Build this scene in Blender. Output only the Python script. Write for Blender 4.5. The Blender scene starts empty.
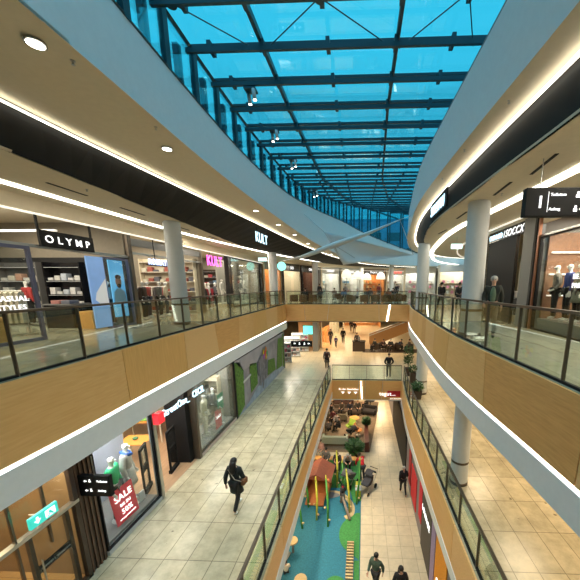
import bpy, bmesh, math, random
from mathutils import Vector, Matrix
random.seed(7)
PI = math.pi
scn = bpy.context.scene
COL = scn.collection

# ------------------------------------------------------------------ camera, world, exposure
cd = bpy.data.cameras.new('camera'); cam = bpy.data.objects.new('camera', cd); COL.objects.link(cam)
cd.sensor_width = 36; cd.lens = 300 / 580 * 36
cd.shift_x = (290 - 350) / 580; cd.shift_y = (345 - 290) / 580
cd.clip_start = .05; cd.clip_end = 300
_yaw = math.atan(12 / math.hypot(300, 60)); _pitch = math.atan(60 / 300)
cam.location = (0, 0, 1.6)
cam.rotation_euler = (PI / 2 - _pitch, 0, _yaw)
scn.camera = cam
scn.view_settings.view_transform = 'Standard'; scn.view_settings.look = 'None'
scn.view_settings.gamma = 1; scn.view_settings.exposure = 0.48
try:
    scn.cycles.transparent_max_bounces = 24; scn.cycles.max_bounces = 7
    scn.cycles.diffuse_bounces = 4; scn.cycles.sample_clamp_indirect = 4
    scn.cycles.caustics_reflective = False; scn.cycles.caustics_refractive = False
except Exception: pass
w = bpy.data.worlds.new('dusk_sky'); scn.world = w; w.use_nodes = True
nt = w.node_tree; bgn = nt.nodes['Background']
tc = nt.nodes.new('ShaderNodeTexCoord'); sx = nt.nodes.new('ShaderNodeSeparateXYZ')
nt.links.new(tc.outputs['Generated'], sx.inputs[0])
cr = nt.nodes.new('ShaderNodeValToRGB'); nt.links.new(sx.outputs['Z'], cr.inputs[0])
cr.color_ramp.elements[0].position = .0; cr.color_ramp.elements[0].color = (.03, .27, .38, 1)
cr.color_ramp.elements[1].position = .68; cr.color_ramp.elements[1].color = (.035, .33, .47, 1)
e3 = cr.color_ramp.elements.new(.95); e3.color = (.9, 1.3, 1.7, 1)
nt.links.new(cr.outputs[0], bgn.inputs['Color']); bgn.inputs['Strength'].default_value = 1.55

def area(name, loc, sx_, sy_, power, col, rot=(0, 0, 0), spread=None):
    l = bpy.data.lights.new(name, 'AREA'); l.shape = 'RECTANGLE'; l.size = sx_; l.size_y = sy_
    l.energy = power; l.color = col
    if spread: l.spread = spread
    o = bpy.data.objects.new(name, l); o.location = loc; o.rotation_euler = rot; COL.objects.link(o); return o
def spot(name, loc, power, col, size=1.6, rot=(0, 0, 0), rad=.08):
    l = bpy.data.lights.new(name, 'SPOT'); l.energy = power; l.color = col; l.spot_size = size; l.spot_blend = .6; l.shadow_soft_size = rad
    o = bpy.data.objects.new(name, l); o.location = loc; o.rotation_euler = rot; COL.objects.link(o); return o
WARM = (1, .78, .50); NEUT = (1, .90, .72)
# ceiling light lines of the walkways, level 1
for (x, y, L, p) in ((-8.63, 4, 8, 170), (-8.6, 13, 8, 170), (-7.6, 21, 6, 120), (4.45, 4, 7, 120), (4.4, 12, 8, 120), (4.9, 21, 6, 80)):
    area('ceiling_line_light', (x, y, 4.03), .14, L, p, NEUT)
# food court and far mall downlights
for (x, y) in ((-4, 36), (1, 40), (6, 36), (9, 44)):
    area('far_downlight', (x, y, 3.85), 2, 2, 110, NEUT)
# level 0 walkways: recessed downlights in the slab underside
for (x, y, p) in ((-4.2 - 1.95, 3, 0),):
    pass
for y in (1, 5, 9, 13, 17, 21):
    area('downlight_level_zero', (-6.05 - .45, y, -2.08), .3, 2, 30, NEUT)
    area('downlight_level_zero', (5.6, y, -2.08), 1.2, 1.5, 60, WARM)
for (x, y, p) in ((-2, 29, 80), (2, 29, 70), (-3, 36, 100), (2, 36, 90), (-2, 44, 120), (4, 44, 120), (7, 30, 60)):
    area('downlight_level_zero', (x, y, -2.08), 1.6, 1.6, p, WARM)
# lowest level: downlights under the level 0 slab
for (x, y, p) in ((-3.2, 8, 70), (-3.2, 12, 80), (-3.2, 16, 75), (-1, 21.6, 80), (-1.5, 25, 85), (2, 25, 90), (3.4, -2, 10), (2, 32, 200), (-2, 33, 150)):
    area('downlight_lowest_level', (x, y, -6.66), 1.2, 1.2, p, WARM)
# roof spotlights shining down the atrium
SPOTS = [(-3.45, 10.2), (-3.45, 12.6), (-3.35, 15.3), (-3.1, 20.4), (-3.45, 6.5)]
for x, y in SPOTS[:3] + SPOTS[4:]:
    spot('roof_spotlight_light', (x + .03, y, 6.88), 1000, NEUT, .62, (0, -.04, 0))
    spot('roof_spotlight_light', (x + .25, y - .2, 6.88), 1900, WARM, .55, (0, -.25, 0))

# ------------------------------------------------------------------ materials
MATS = {}
def mat(name, col, rough=.6, metal=0., emit=None, es=0., spec=.5, noise=0., nscale=8., alpha=None):
    if name in MATS: return MATS[name]
    m = bpy.data.materials.new(name); m.use_nodes = True; t = m.node_tree; b = t.nodes['Principled BSDF']
    b.inputs['Base Color'].default_value = (*col, 1); b.inputs['Roughness'].default_value = rough; b.inputs['Metallic'].default_value = metal
    b.inputs['Specular IOR Level'].default_value = spec
    if emit: b.inputs['Emission Color'].default_value = (*emit, 1); b.inputs['Emission Strength'].default_value = es
    if noise:
        tcn = t.nodes.new('ShaderNodeTexCoord'); n = t.nodes.new('ShaderNodeTexNoise'); n.inputs['Scale'].default_value = nscale; n.inputs['Detail'].default_value = 4
        t.links.new(tcn.outputs['Object'], n.inputs['Vector'])
        r = t.nodes.new('ShaderNodeValToRGB'); r.color_ramp.elements[0].position = .3; r.color_ramp.elements[1].position = .7
        r.color_ramp.elements[0].color = (*[c * (1 - noise) for c in col], 1); r.color_ramp.elements[1].color = (*[min(1, c * (1 + noise)) for c in col], 1)
        t.links.new(n.outputs['Fac'], r.inputs[0]); t.links.new(r.outputs[0], b.inputs['Base Color'])
    MATS[name] = m; return m
def glass(name, tint, gl=.08, rough=.02):
    if name in MATS: return MATS[name]
    m = bpy.data.materials.new(name); m.use_nodes = True; t = m.node_tree
    for n in list(t.nodes): t.nodes.remove(n)
    o = t.nodes.new('ShaderNodeOutputMaterial'); mx = t.nodes.new('ShaderNodeMixShader'); tr = t.nodes.new('ShaderNodeBsdfTransparent'); g = t.nodes.new('ShaderNodeBsdfGlossy')
    tr.inputs[0].default_value = (*tint, 1); g.inputs['Roughness'].default_value = rough; g.inputs['Color'].default_value = (.9, .95, .95, 1)
    lw = t.nodes.new('ShaderNodeLayerWeight'); lw.inputs['Blend'].default_value = .12
    mp = t.nodes.new('ShaderNodeMapRange'); mp.inputs['To Min'].default_value = gl; mp.inputs['To Max'].default_value = .42
    t.links.new(lw.outputs['Fresnel'], mp.inputs['Value']); t.links.new(mp.outputs[0], mx.inputs[0])
    t.links.new(tr.outputs[0], mx.inputs[1]); t.links.new(g.outputs[0], mx.inputs[2]); t.links.new(mx.outputs[0], o.inputs[0])
    MATS[name] = m; return m
def tiles(name, c1, c2, grout, w_, h_, rough=.25, rot=0., mott=.12, mortar=.006):
    m = bpy.data.materials.new(name); m.use_nodes = True; t = m.node_tree; b = t.nodes['Principled BSDF']; N = t.nodes.new; K = t.links.new
    tcn = N('ShaderNodeTexCoord'); mpp = N('ShaderNodeMapping'); mpp.inputs['Rotation'].default_value = (0, 0, rot); K(tcn.outputs['Object'], mpp.inputs[0])
    br = N('ShaderNodeTexBrick'); K(mpp.outputs[0], br.inputs['Vector']); br.inputs['Scale'].default_value = 1
    br.inputs['Brick Width'].default_value = w_; br.inputs['Row Height'].default_value = h_; br.inputs['Mortar Size'].default_value = mortar
    br.inputs['Color1'].default_value = (*c1, 1); br.inputs['Color2'].default_value = (*c2, 1); br.inputs['Mortar'].default_value = (*grout, 1); br.offset = 0
    n = N('ShaderNodeTexNoise'); n.inputs['Scale'].default_value = 2.2; n.inputs['Detail'].default_value = 8; n.inputs['Roughness'].default_value = .7; K(mpp.outputs[0], n.inputs['Vector'])
    r = N('ShaderNodeMapRange'); r.inputs['From Min'].default_value = .3; r.inputs['From Max'].default_value = .7; r.inputs['To Min'].default_value = 1 - mott; r.inputs['To Max'].default_value = 1 + mott; K(n.outputs['Fac'], r.inputs['Value'])
    mx = N('ShaderNodeMix'); mx.data_type = 'RGBA'; mx.blend_type = 'MULTIPLY'; mx.inputs['Factor'].default_value = 1; K(br.outputs['Color'], mx.inputs[6]); K(r.outputs[0], mx.inputs[7]); 
    n2 = N('ShaderNodeTexNoise'); n2.inputs['Scale'].default_value = 5; n2.inputs['Detail'].default_value = 2; K(mpp.outputs[0], n2.inputs['Vector'])
    st = N('ShaderNodeMapRange'); st.inputs['From Min'].default_value = .70; st.inputs['From Max'].default_value = .76; K(n2.outputs['Fac'], st.inputs['Value'])
    mx2 = N('ShaderNodeMix'); mx2.data_type = 'RGBA'; K(st.outputs[0], mx2.inputs['Factor']); K(mx.outputs[2], mx2.inputs[6]); mx2.inputs[7].default_value = (*[c * .45 for c in c1], 1)
    K(mx2.outputs[2], b.inputs['Base Color']); b.inputs['Roughness'].default_value = rough; MATS[name] = m; return m
def wood(name, c1, c2, axis=0, rough=.5, scale=1.):
    m = bpy.data.materials.new(name); m.use_nodes = True; t = m.node_tree; b = t.nodes['Principled BSDF']; N = t.nodes.new; K = t.links.new
    tcn = N('ShaderNodeTexCoord'); mpp = N('ShaderNodeMapping'); K(tcn.outputs['Object'], mpp.inputs[0])
    s = [14 * scale, 14 * scale, 14 * scale]; s[axis] = .9 * scale; mpp.inputs['Scale'].default_value = s
    n = N('ShaderNodeTexNoise'); n.inputs['Scale'].default_value = 2; n.inputs['Detail'].default_value = 5; K(mpp.outputs[0], n.inputs['Vector'])
    r = N('ShaderNodeValToRGB'); r.color_ramp.elements[0].position = .3; r.color_ramp.elements[1].position = .7
    r.color_ramp.elements[0].color = (*c1, 1); r.color_ramp.elements[1].color = (*c2, 1); K(n.outputs['Fac'], r.inputs[0]); K(r.outputs[0], b.inputs['Base Color'])
    b.inputs['Roughness'].default_value = rough; MATS[name] = m; return m

M_white = mat('white_plaster', (.62, .64, .64), .5, noise=.02)
M_fascia = mat('white_fascia_paint', (.80, .82, .82), .45, noise=.02)
M_beige = mat('warm_ceiling_paint', (.66, .58, .44), .8, noise=.03)
M_dark = mat('dark_band_paint', (.018, .018, .0175), .7, spec=.2)
M_led = mat('led_strip', (1, 1, 1), .4, emit=(1, .95, .80), es=3.6)
M_ledsoft = mat('led_line', (1, 1, 1), .4, emit=(1, .93, .78), es=.55)
M_slabglow = mat('led_edge', (1, 1, 1), .4, emit=(1, .98, .92), es=2.0)
M_wood = [wood('oak_a', (.68, .33, .095), (.80, .43, .14), 1), wood('oak_b', (.78, .42, .14), (.86, .51, .19), 1), wood('oak_c', (.72, .38, .11), (.82, .47, .155), 2), wood('oak_d', (.78, .45, .17), (.88, .54, .23), 0)]
M_woodx = wood('oak_bridge', (.74, .41, .14), (.84, .50, .20), 0)
M_floor1 = tiles('level_one_tiles', (.40, .37, .27), (.44, .41, .31), (.22, .20, .15), .6, 1.2, .12)
M_floor0 = tiles('level_zero_tiles', (.47, .40, .265), (.56, .48, .325), (.21, .18, .12), .6, 1.2, .26, mott=.26, mortar=.010)
M_floorB = tiles('lowest_level_tiles', (.60, .50, .34), (.66, .55, .38), (.36, .29, .19), .6, .6, .28, mott=.14, mortar=.008)
M_bronze = mat('bronze_metal', (.13, .105, .08), .35, .7)
M_steel = mat('steel', (.45, .45, .43), .3, .9)
M_teal = mat('roof_steel', (.018, .06, .08), .45, .2)
M_black = mat('black', (.010, .010, .011), .6, spec=.2)
M_blackg = mat('black_gloss', (.015, .015, .017), .15)
M_grey = mat('grey', (.18, .18, .18), .6)
M_lgrey = mat('light_grey', (.5, .5, .5), .6)
M_dbrown = mat('dark_brown', (.05, .03, .02), .5)
M_rail = glass('rail_glass', (.90, .95, .90), .05)
M_shop = glass('shop_glass', (.94, .96, .95), .012)
M_roofg = glass('roof_glass', (.72, .93, .96), .03)
M_textw = mat('white_letter', (.9, .9, .9), .5, emit=(1, 1, 1), es=.9)
M_textb = mat('blue_white_letter', (.8, .9, 1), .5, emit=(.55, .85, 1), es=1.6)
M_textm = mat('magenta_letter', (.9, .1, .6), .5, emit=(1, .08, .62), es=2.2)
M_red = mat('red', (.62, .02, .035), .5)
M_cream = mat('cream', (.62, .55, .42), .8)

# ------------------------------------------------------------------ helpers
class MB:
    def __init__(s): s.b = bmesh.new()
    def box(s, x0, x1, y0, y1, z0, z1, bev=0.):
        r = bmesh.ops.create_cube(s.b, size=1)
        for v in r['verts']: v.co = Vector(((x0 + x1) / 2 + v.co.x * (x1 - x0), (y0 + y1) / 2 + v.co.y * (y1 - y0), (z0 + z1) / 2 + v.co.z * (z1 - z0)))
        if bev:
            es = list({e for v in r['verts'] for e in v.link_edges}); bmesh.ops.bevel(s.b, geom=es, offset=bev, segments=2, affect='EDGES', profile=.5)
        return s
    def tube(s, pts, r, n=8, cap=True):
        pts = [Vector(p) for p in pts]; rr = r if isinstance(r, (list, tuple)) else [r] * len(pts); rings = []
        for i, p in enumerate(pts):
            d = (pts[min(i + 1, len(pts) - 1)] - pts[max(i - 1, 0)])
            d = d.normalized() if d.length > 1e-9 else Vector((0, 0, 1))
            a = d.cross(Vector((0, 0, 1)));
            if a.length < 1e-3: a = Vector((1, 0, 0))
            a.normalize(); c = d.cross(a)
            rings.append([s.b.verts.new(p + (a * math.cos(2 * PI * k / n) + c * math.sin(2 * PI * k / n)) * rr[i]) for k in range(n)])
        for A, B in zip(rings, rings[1:]):
            for k in range(n): s.b.faces.new((A[k], A[(k + 1) % n], B[(k + 1) % n], B[k]))
        if cap: s.b.faces.new(rings[0]); s.b.faces.new(rings[-1])
        return s
    def lathe(s, prof, cx=0, cy=0, n=16):
        rings = [[s.b.verts.new((cx + r * math.cos(2 * PI * k / n), cy + r * math.sin(2 * PI * k / n), z)) for k in range(n)] for r, z in prof]
        for A, B in zip(rings, rings[1:]):
            for k in range(n): s.b.faces.new((A[k], A[(k + 1) % n], B[(k + 1) % n], B[k]))
        s.b.faces.new(rings[0]); s.b.faces.new(rings[-1]); return s
    def ell(s, c, r, seg=12, rings=8):
        q = bmesh.ops.create_uvsphere(s.b, u_segments=seg, v_segments=rings, radius=1)
        for v in q['verts']: v.co = Vector((c[0] + v.co.x * r[0], c[1] + v.co.y * r[1], c[2] + v.co.z * r[2]))
        return s
    def prism(s, poly, d0, d1, plane='xy'):
        def P(a, b_, d): return (a, b_, d) if plane == 'xy' else ((a, d, b_) if plane == 'xz' else (d, a, b_))
        A = [s.b.verts.new(P(a, c, d0)) for a, c in poly]; B = [s.b.verts.new(P(a, c, d1)) for a, c in poly]
        n = len(poly); s.b.faces.new(A); s.b.faces.new(B[::-1])
        for k in range(n): s.b.faces.new((A[k], A[(k + 1) % n], B[(k + 1) % n], B[k]))
        return s
    def loft(s, rings, closed=True, cap=True):
        R = [[s.b.verts.new(p) for p in r] for r in rings]; n = len(R[0])
        for A, B in zip(R, R[1:]):
            for k in range(n if closed else n - 1): s.b.faces.new((A[k], A[(k + 1) % n], B[(k + 1) % n], B[k]))
        if cap and closed: s.b.faces.new(R[0]); s.b.faces.new(R[-1])
        return s
    def build(s, name, m, parent=None, smooth=False, loc=None, rot=None):
        bmesh.ops.recalc_face_normals(s.b, faces=s.b.faces)
        me = bpy.data.meshes.new(name); s.b.to_mesh(me); s.b.free(); me.materials.append(m)
        if smooth:
            for p in me.polygons: p.use_smooth = True
        o = bpy.data.objects.new(name, me); COL.objects.link(o)
        if parent: o.parent = parent
        if loc: o.location = loc
        if rot: o.rotation_euler = rot
        return o
def B(x0, x1, y0, y1, z0, z1, bev=0.): return MB().box(x0, x1, y0, y1, z0, z1, bev)
def tag(o, label, cat, group=None, kind=None):
    if label: o['label'] = label
    if cat: o['category'] = cat
    if group: o['group'] = group
    if kind: o['kind'] = kind
    return o
def thing(name, label, cat, loc=(0, 0, 0), rz=0., group=None):
    o = bpy.data.objects.new(name, None); o.empty_display_size = .1; COL.objects.link(o); o.location = loc; o.rotation_euler = (0, 0, rz)
    return tag(o, label, cat, group)
def struct(o): o['kind'] = 'structure'; return o
def copy_tree(o, parent=None):
    c = o.copy(); COL.objects.link(c); c.parent = parent
    for ch in list(o.children): copy_tree(ch, c)
    return c
def dup(o, loc, rz, label, group=None, scale=None):
    c = copy_tree(o); c.location = loc; c.rotation_euler = (0, 0, rz); c['label'] = label
    if group: c['group'] = group
    if scale: c.scale = (scale,) * 3
    return c
def text(body, size, m, parent, loc, rot, name='lettering', ext=.01, sx=1., bold=0., align='LEFT', shear=0.):
    c = bpy.data.curves.new(name, 'FONT'); c.body = body; c.size = size; c.extrude = ext; c.offset = bold; c.align_x = align; c.shear = shear; c.resolution_u = 3; c.space_character = 1.08; c.offset = bold * .35
    t = bpy.data.objects.new('tmp', c); COL.objects.link(t)
    dg = bpy.context.evaluated_depsgraph_get(); me = bpy.data.meshes.new_from_object(t.evaluated_get(dg)); bpy.data.objects.remove(t)
    me.materials.clear(); me.materials.append(m)
    o = bpy.data.objects.new(name, me); COL.objects.link(o); o.parent = parent; o.location = loc; o.rotation_euler = rot; o.scale = (sx, 1, 1); return o
FX = (PI / 2, 0, PI / 2)      # text on a wall facing +X (reads along +Y)
FNX = (PI / 2, 0, -PI / 2)    # facing -X
FY = (PI / 2, 0, 0)           # facing -Y
def interp(path, y):
    if y <= path[0][1]: return Vector(path[0])
    for a, b_ in zip(path, path[1:]):
        if a[1] <= y <= b_[1]:
            t = (y - a[1]) / (b_[1] - a[1]); return Vector(a).lerp(Vector(b_), t)
    return Vector(path[-1])
def smooth_path(path, n=6):
    P = [Vector(p) for p in path]; out = []
    for i in range(len(P) - 1):
        p0, p1, p2, p3 = P[max(i - 1, 0)], P[i], P[i + 1], P[min(i + 2, len(P) - 1)]
        for k in range(n):
            t = k / n; out.append(.5 * ((2 * p1) + (p2 - p0) * t + (2 * p0 - 5 * p1 + 4 * p2 - p3) * t * t + (3 * p1 - p0 - 3 * p2 + p3) * t ** 3))
    out.append(P[-1]); return out
def arclen(path):
    s = [0]
    for a, b_ in zip(path, path[1:]): s.append(s[-1] + (Vector(b_) - Vector(a)).length)
    return s
def at_s(path, S, s):
    s = max(0, min(S[-1], s))
    for i in range(len(S) - 1):
        if s <= S[i + 1] + 1e-9:
            t = (s - S[i]) / max(1e-9, S[i + 1] - S[i]); p = Vector(path[i]).lerp(Vector(path[i + 1]), t); d = (Vector(path[i + 1]) - Vector(path[i])).normalized(); return p, d
def sweep(path, prof, name, m, parent=None, side=1):
    """path: list of 2D points; prof: closed (offset, z) polygon; offset goes to the right of travel times side."""
    rings = []
    for i, p in enumerate(path):
        a = Vector(path[max(i - 1, 0)][:2]); c = Vector(path[min(i + 1, len(path) - 1)][:2]); d = (c - a).normalized(); nrm = Vector((d.y, -d.x)) * side
        rings.append([(p[0] + nrm.x * o, p[1] + nrm.y * o, z) for o, z in prof])
    return MB().loft(rings).build(name, m, parent)
def plate(pa, pb, z0, z1, name, m):
    rings = [[(a[0], a[1], z0), (b_[0], b_[1], z0), (b_[0], b_[1], z1), (a[0], a[1], z1)] for a, b_ in zip(pa, pb)]
    return struct(MB().loft(rings).build(name, m))

# ------------------------------------------------------------------ slabs and floors
L1L = smooth_path([(-6.0, -5), (-6.0, 4.5), (-6.15, 8), (-6.3, 13), (-6.4, 19), (-6.5, 25.4)])
L1R = smooth_path([(3.5, -5), (3.38, 2), (3.25, 5), (3.05, 8), (3.0, 10.5), (3.08, 13), (3.3, 17), (3.55, 21.5), (4.0, 25.4)])
L0L = smooth_path([(-2.25, -1), (-2.22, 6), (-2.2, 12), (-2.12, 20.3)], 4)
L0R = smooth_path([(2.75, -1), (2.7, 4.8), (2.66, 10.8), (2.66, 16), (2.9, 20.3)], 4)
def outer(path, X): return [(X, p[1]) for p in path]
XL, XR = -16, 16
for nm, pa, X in (('left', L1L, XL), ('right', L1R, XR)):
    plate(pa, outer(pa, X), -2.05, -.02, 'ceiling_level_zero_' + nm, M_fascia)
    plate(pa, outer(pa, X), -.02, 0, 'floor_level_one_' + nm, M_floor1)
plate([(XL, 25.45), (XL, 62)], [(XR, 25.45), (XR, 62)], -1.48, -.02, 'ceiling_level_zero_far', M_fascia)
plate([(XL, 25.4), (XL, 62)], [(XR, 25.4), (XR, 62)], -.02, 0, 'floor_level_one_far', M_floor1)
plate([(-6, -5), (-6, -.5)], [(3.5, -5), (3.45, -.5)], -2.05, 0, 'floor_level_one_near', M_floor1)
for nm, pa, X in (('left', L0L, XL), ('right', L0R, XR)):
    plate(pa, outer(pa, X), -6.26 if nm == 'left' else -6.65, -5.02, 'ceiling_lowest_' + nm, M_fascia)
    plate(pa, outer(pa, X), -5.02, -5, 'floor_level_zero_' + nm, M_floor0)
plate([(XL, 20.35), (XL, 62)], [(XR, 20.35), (XR, 62)], -6.42, -5.02, 'ceiling_lowest_far', M_fascia)
plate([(XL, 20.3), (XL, 62)], [(XR, 20.3), (XR, 62)], -5.02, -5, 'floor_level_zero_far', MATS['lowest_level_tiles'])
plate([(XL, -5), (XL, -1)], [(XR, -5), (XR, -1)], -6.65, -5, 'floor_level_zero_near', M_floor0)
struct(B(XL, XR, -5, 62, -10, -9.8).build('floor_lowest', M_floorB))
struct(B(XL, XR, -5.3, -5, -10, 8.2).build('wall_near', M_white))
struct(B(XL, XR, 62, 62.3, -10, 8).build('wall_far', M_cream))
struct(B(XL - .3, XL, -5, 62, -10, 6).build('wall_left', M_cream))
struct(B(XR, XR + .3, -5, 62, -10, 6).build('wall_right', M_cream))

# ------------------------------------------------------------------ oak cladding with slanted seams
def cladding(name, path, cuts, z0, z1, side, mats, lean=.22):
    root = struct(bpy.data.objects.new(name, None)); COL.objects.link(root)
    S = arclen(path); th = .05
    for i in range(len(cuts) - 1):
        (s0, l0), (s1, l1) = cuts[i], cuts[i + 1]; gap = .012
        nseg = max(2, int((s1 - s0) / .5)); rings = []
        for k in range(nseg + 1):
            t = k / nseg; sb = s0 + gap - l0 * .5 + t * ((s1 - gap - l1 * .5) - (s0 + gap - l0 * .5)); stp = s0 + gap + l0 * .5 + t * ((s1 - gap + l1 * .5) - (s0 + gap + l0 * .5))
            pb, d = at_s(path, S, sb); pt, d2 = at_s(path, S, stp); n1 = Vector((d.y, -d.x)) * side; n2 = Vector((d2.y, -d2.x)) * side
            rings.append([(pb.x, pb.y, z0), (pb.x + n1.x * th, pb.y + n1.y * th, z0), (pt.x + n2.x * th, pt.y + n2.y * th, z1), (pt.x, pt.y, z1)])
        MB().loft(rings).build('cladding_panel', mats[i % len(mats)] if isinstance(mats, list) else mats, root)
    return root
def cuts(L, seed, step=(1.2, 3.2), lean=.35):
    r = random.Random(seed); out = [(0, 0)]; s = 0
    while True:
        s += r.uniform(*step)
        if s > L - .8: break
        out.append((s, r.uniform(-lean, lean)))
    out.append((L, 0)); return out
for nm, path, side, sd in (('trim_1', L1L, 1, 3), ('trim_2', L1R, -1, 5)):
    L = arclen(path)[-1]
    cladding(nm, path, cuts(L, sd), -1.40, -.01, side, M_wood)
    struct(sweep(path, [(-.02, -1.44), (.05, -1.44), (.05, -1.475), (-.02, -1.475)], nm.replace('trim', 'trim_led') if 0 else ('trim_3' if nm == 'trim_1' else 'trim_4'), M_slabglow, None, side))
    struct(sweep(path, [(-.05, -1.48), (.07, -1.48), (.07, -2.06), (-.05, -2.06)], 'trim_5' if nm == 'trim_1' else 'trim_6', M_fascia, None, side))
BR = [(-6.45, 25.4), (3.95, 25.4)]
cladding('trim_7', BR, [(0, 0), (1.6, -.15), (3.6, .2), (7.9, -.05), (8.75, -.12), (10.4, 0)], -1.42, -.01, 1, M_woodx)
struct(MB().prism([(2.05, -1.40), (2.2, -1.40), (2.42, -.02), (2.27, -.02)], 25.32, 25.36, 'xz').build('trim_8', M_led))
struct(B(-6.45, 3.95, 25.35, 25.5, -1.5, -1.42).build('trim_9', M_bronze))
for nm, path, side, sd in (('trim_10', L0L, 1, 8), ('trim_11', L0R, -1, 9)):
    zb = -5.86 if side == 1 else -6.30
    cladding(nm, path, cuts(arclen(path)[-1], sd, (2.5, 4), .1), zb, -5.01, side, [M_wood[3], M_wood[1]])
    struct(sweep(path, [(-.02, zb - .01), (.07, zb - .01), (.07, zb - .40), (-.02, zb - .40)], 'trim_12' if side == 1 else 'trim_13', M_fascia, None, side))
FB = [(-2.12, 20.3), (2.9, 20.3)]
cladding('trim_14', FB, [(0, 0), (1.9, .05), (2.4, 0.05), (3.6, .08), (5.02, 0)], -6.4, -5.01, 1, [M_wood[1], M_wood[3]])
struct(MB().prism([(.02, -6.36), (.10, -6.36), (.02, -5.05), (-.06, -5.05)], 20.22, 20.25, 'xz').build('trim_15', M_led))
struct(B(-2.12, 2.9, 20.25, 20.4, -6.46, -6.41).build('trim_16', M_fascia))
# sign writing on the lower far panel
sg = thing('supermarket_sign', 'white supermarket lettering with a red block on the oak panel below the far railing', 'sign', (1.9, 20.24, -5.95))
B(-.05, .86, -.03, 0, -.22, .22).build('red_block', M_red, sg)
text('tegut...', .38, M_textw, sg, (-.62, -.04, -.12), FY, bold=.012)
text('gute Lebensmittel', .1, M_textw, sg, (.15, -.02, -.38), FY)
sg = thing('direction_sign', 'white lettering with three down arrows on the oak panel left of the light line', 'sign', (-1.5, 20.24, -5.8))
text('Zu den Geschäften', .17, M_textw, sg, (-.1, -.01, .1), FY, bold=.004)
for k in range(3):
    MB().prism([(-.12, .06), (.12, .06), (0, -.1)], -.02, 0, 'xz').build('arrow', M_textw, sg, loc=(.2 + k * .45, 0, -.1))

# ------------------------------------------------------------------ glass balustrades
def balustrade(name, label, path, z, side, h=1.15, step=1.35, s0=.3, s1=None, inset=-.08, lean=0):
    root = thing(name, label, 'railing', (0, 0, 0)); S = arclen(path); L = S[-1] if s1 is None else s1
    n = max(1, round((L - s0) / step)); st = (L - s0) / n
    pp = []
    for k in range(n + 1):
        p, d = at_s(path, S, s0 + k * st); nr = Vector((d.y, -d.x)) * side; q = Vector((p.x, p.y)) + nr * inset; pp.append((q, d, nr))
    for k, (q, d, nr) in enumerate(pp):
        a = math.atan2(d.y, d.x); m = MB().box(-.03, .03, -.012, .012, 0, h - .03)
        for v in m.b.verts: 
            x, y = v.co.x, v.co.y; v.co.x = q.x + x * nr.x + y * d.x; v.co.y = q.y + x * nr.y + y * d.y; v.co.z += z
        m.build('post', M_bronze, root)
    for (q, d, nr), (q2, d2, n2) in zip(pp, pp[1:]):
        a = q + (q2 - q).normalized() * .03; b_ = q2 - (q2 - q).normalized() * .03; o = nr * .006
        MB().loft([[(a.x - o.x, a.y - o.y, z + .05), (a.x + o.x, a.y + o.y, z + .05), (a.x + o.x, a.y + o.y, z + h - .07), (a.x - o.x, a.y - o.y, z + h - .07)],
                   [(b_.x - o.x, b_.y - o.y, z + .05), (b_.x + o.x, b_.y + o.y, z + .05), (b_.x + o.x, b_.y + o.y, z + h - .07), (b_.x - o.x, b_.y - o.y, z + h - .07)]]).build('glass_panel', M_rail, root)
    pl = [tuple(q) for q, d, nr in pp]
    sweep(pl, [(-.035, z + h - .05), (.035, z + h - .05), (.035, z + h), (-.035, z + h)], 'handrail', M_bronze, root, side)
    sweep(pl, [(-.03, z), (.03, z), (.03, z + .05), (-.03, z + .05)], 'base_rail', M_black, root, side)
    return root
balustrade('glass_balustrade', 'long glass railing with bronze handrail along the left upper walkway', L1L, 0, 1, 1.17)
balustrade('glass_balustrade', 'curved glass railing with bronze handrail along the right upper walkway', L1R, 0, -1, 1.2)
balustrade('glass_balustrade', 'glass railing across the upper bridge in front of the cafe chairs', BR, 0, 1, 1.1, 1.15, .1, 10.3)
balustrade('glass_balustrade', 'glass railing along the left side of the lower opening beside the tiled walkway', L0L, -5, 1, 1.1, 1.3, .6)
balustrade('glass_balustrade', 'glass railing along the right side of the lower opening near the white column', L0R, -5, -1, 1.1, 1.3, .6)
balustrade('glass_balustrade', 'glass railing across the far end of the lower opening above the supermarket lettering', FB, -5, 1, 1.1, 1.2, .05, 4.95)

# ------------------------------------------------------------------ upper ceilings, dark bands, light lines, fascias
YS = [-5, 0, 5, 9, 13, 17, 21, 25, 29, 33, 36, 39, 41]
def P3(rows): return smooth_path([Vector((*r, 0)) if len(r) == 2 else Vector(r) for r in rows], 5)
#           fascia bottom (x,y,z), fascia top, led line, dark bottom
FL = P3([(-4.15, -5, 5.05), (-4.2, 1, 5.05), (-4.3, 5, 5.05), (-4.48, 9, 5.05), (-4.5, 13, 5.05), (-4.32, 17.5, 5.0), (-3.95, 21.3, 4.87), (-3.2, 24.5, 4.6), (-1.9, 28, 4.25), (-.1, 31.5, 3.98), (2.6, 35, 3.9), (7, 38, 3.85), (13, 40, 3.8)])
FT = P3([(-4.15, -5, 6.4), (-4.2, 1, 6.4), (-4.3, 5, 6.4), (-4.45, 9, 6.4), (-4.45, 13, 6.4), (-4.2, 17.5, 6.55), (-3.8, 21.3, 6.85), (-3.0, 24.5, 7.0), (-1.7, 28, 7.05), (.1, 31.5, 6.7), (2.8, 35, 6.2), (7, 38, 5.3), (13, 40, 4.8)])
LT = P3([(-6.75, -5, 4.98), (-6.7, 1, 4.98), (-6.66, 6, 4.98), (-6.48, 9, 4.98), (-6.2, 12.5, 4.98), (-5.8, 16.5, 4.96), (-5.25, 21, 4.85), (-4.4, 25, 4.65), (-3.1, 29, 4.4), (-1.2, 33, 4.15), (1.5, 37, 4.02), (6.5, 40.5, 3.98), (13, 43, 3.95)])
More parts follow.
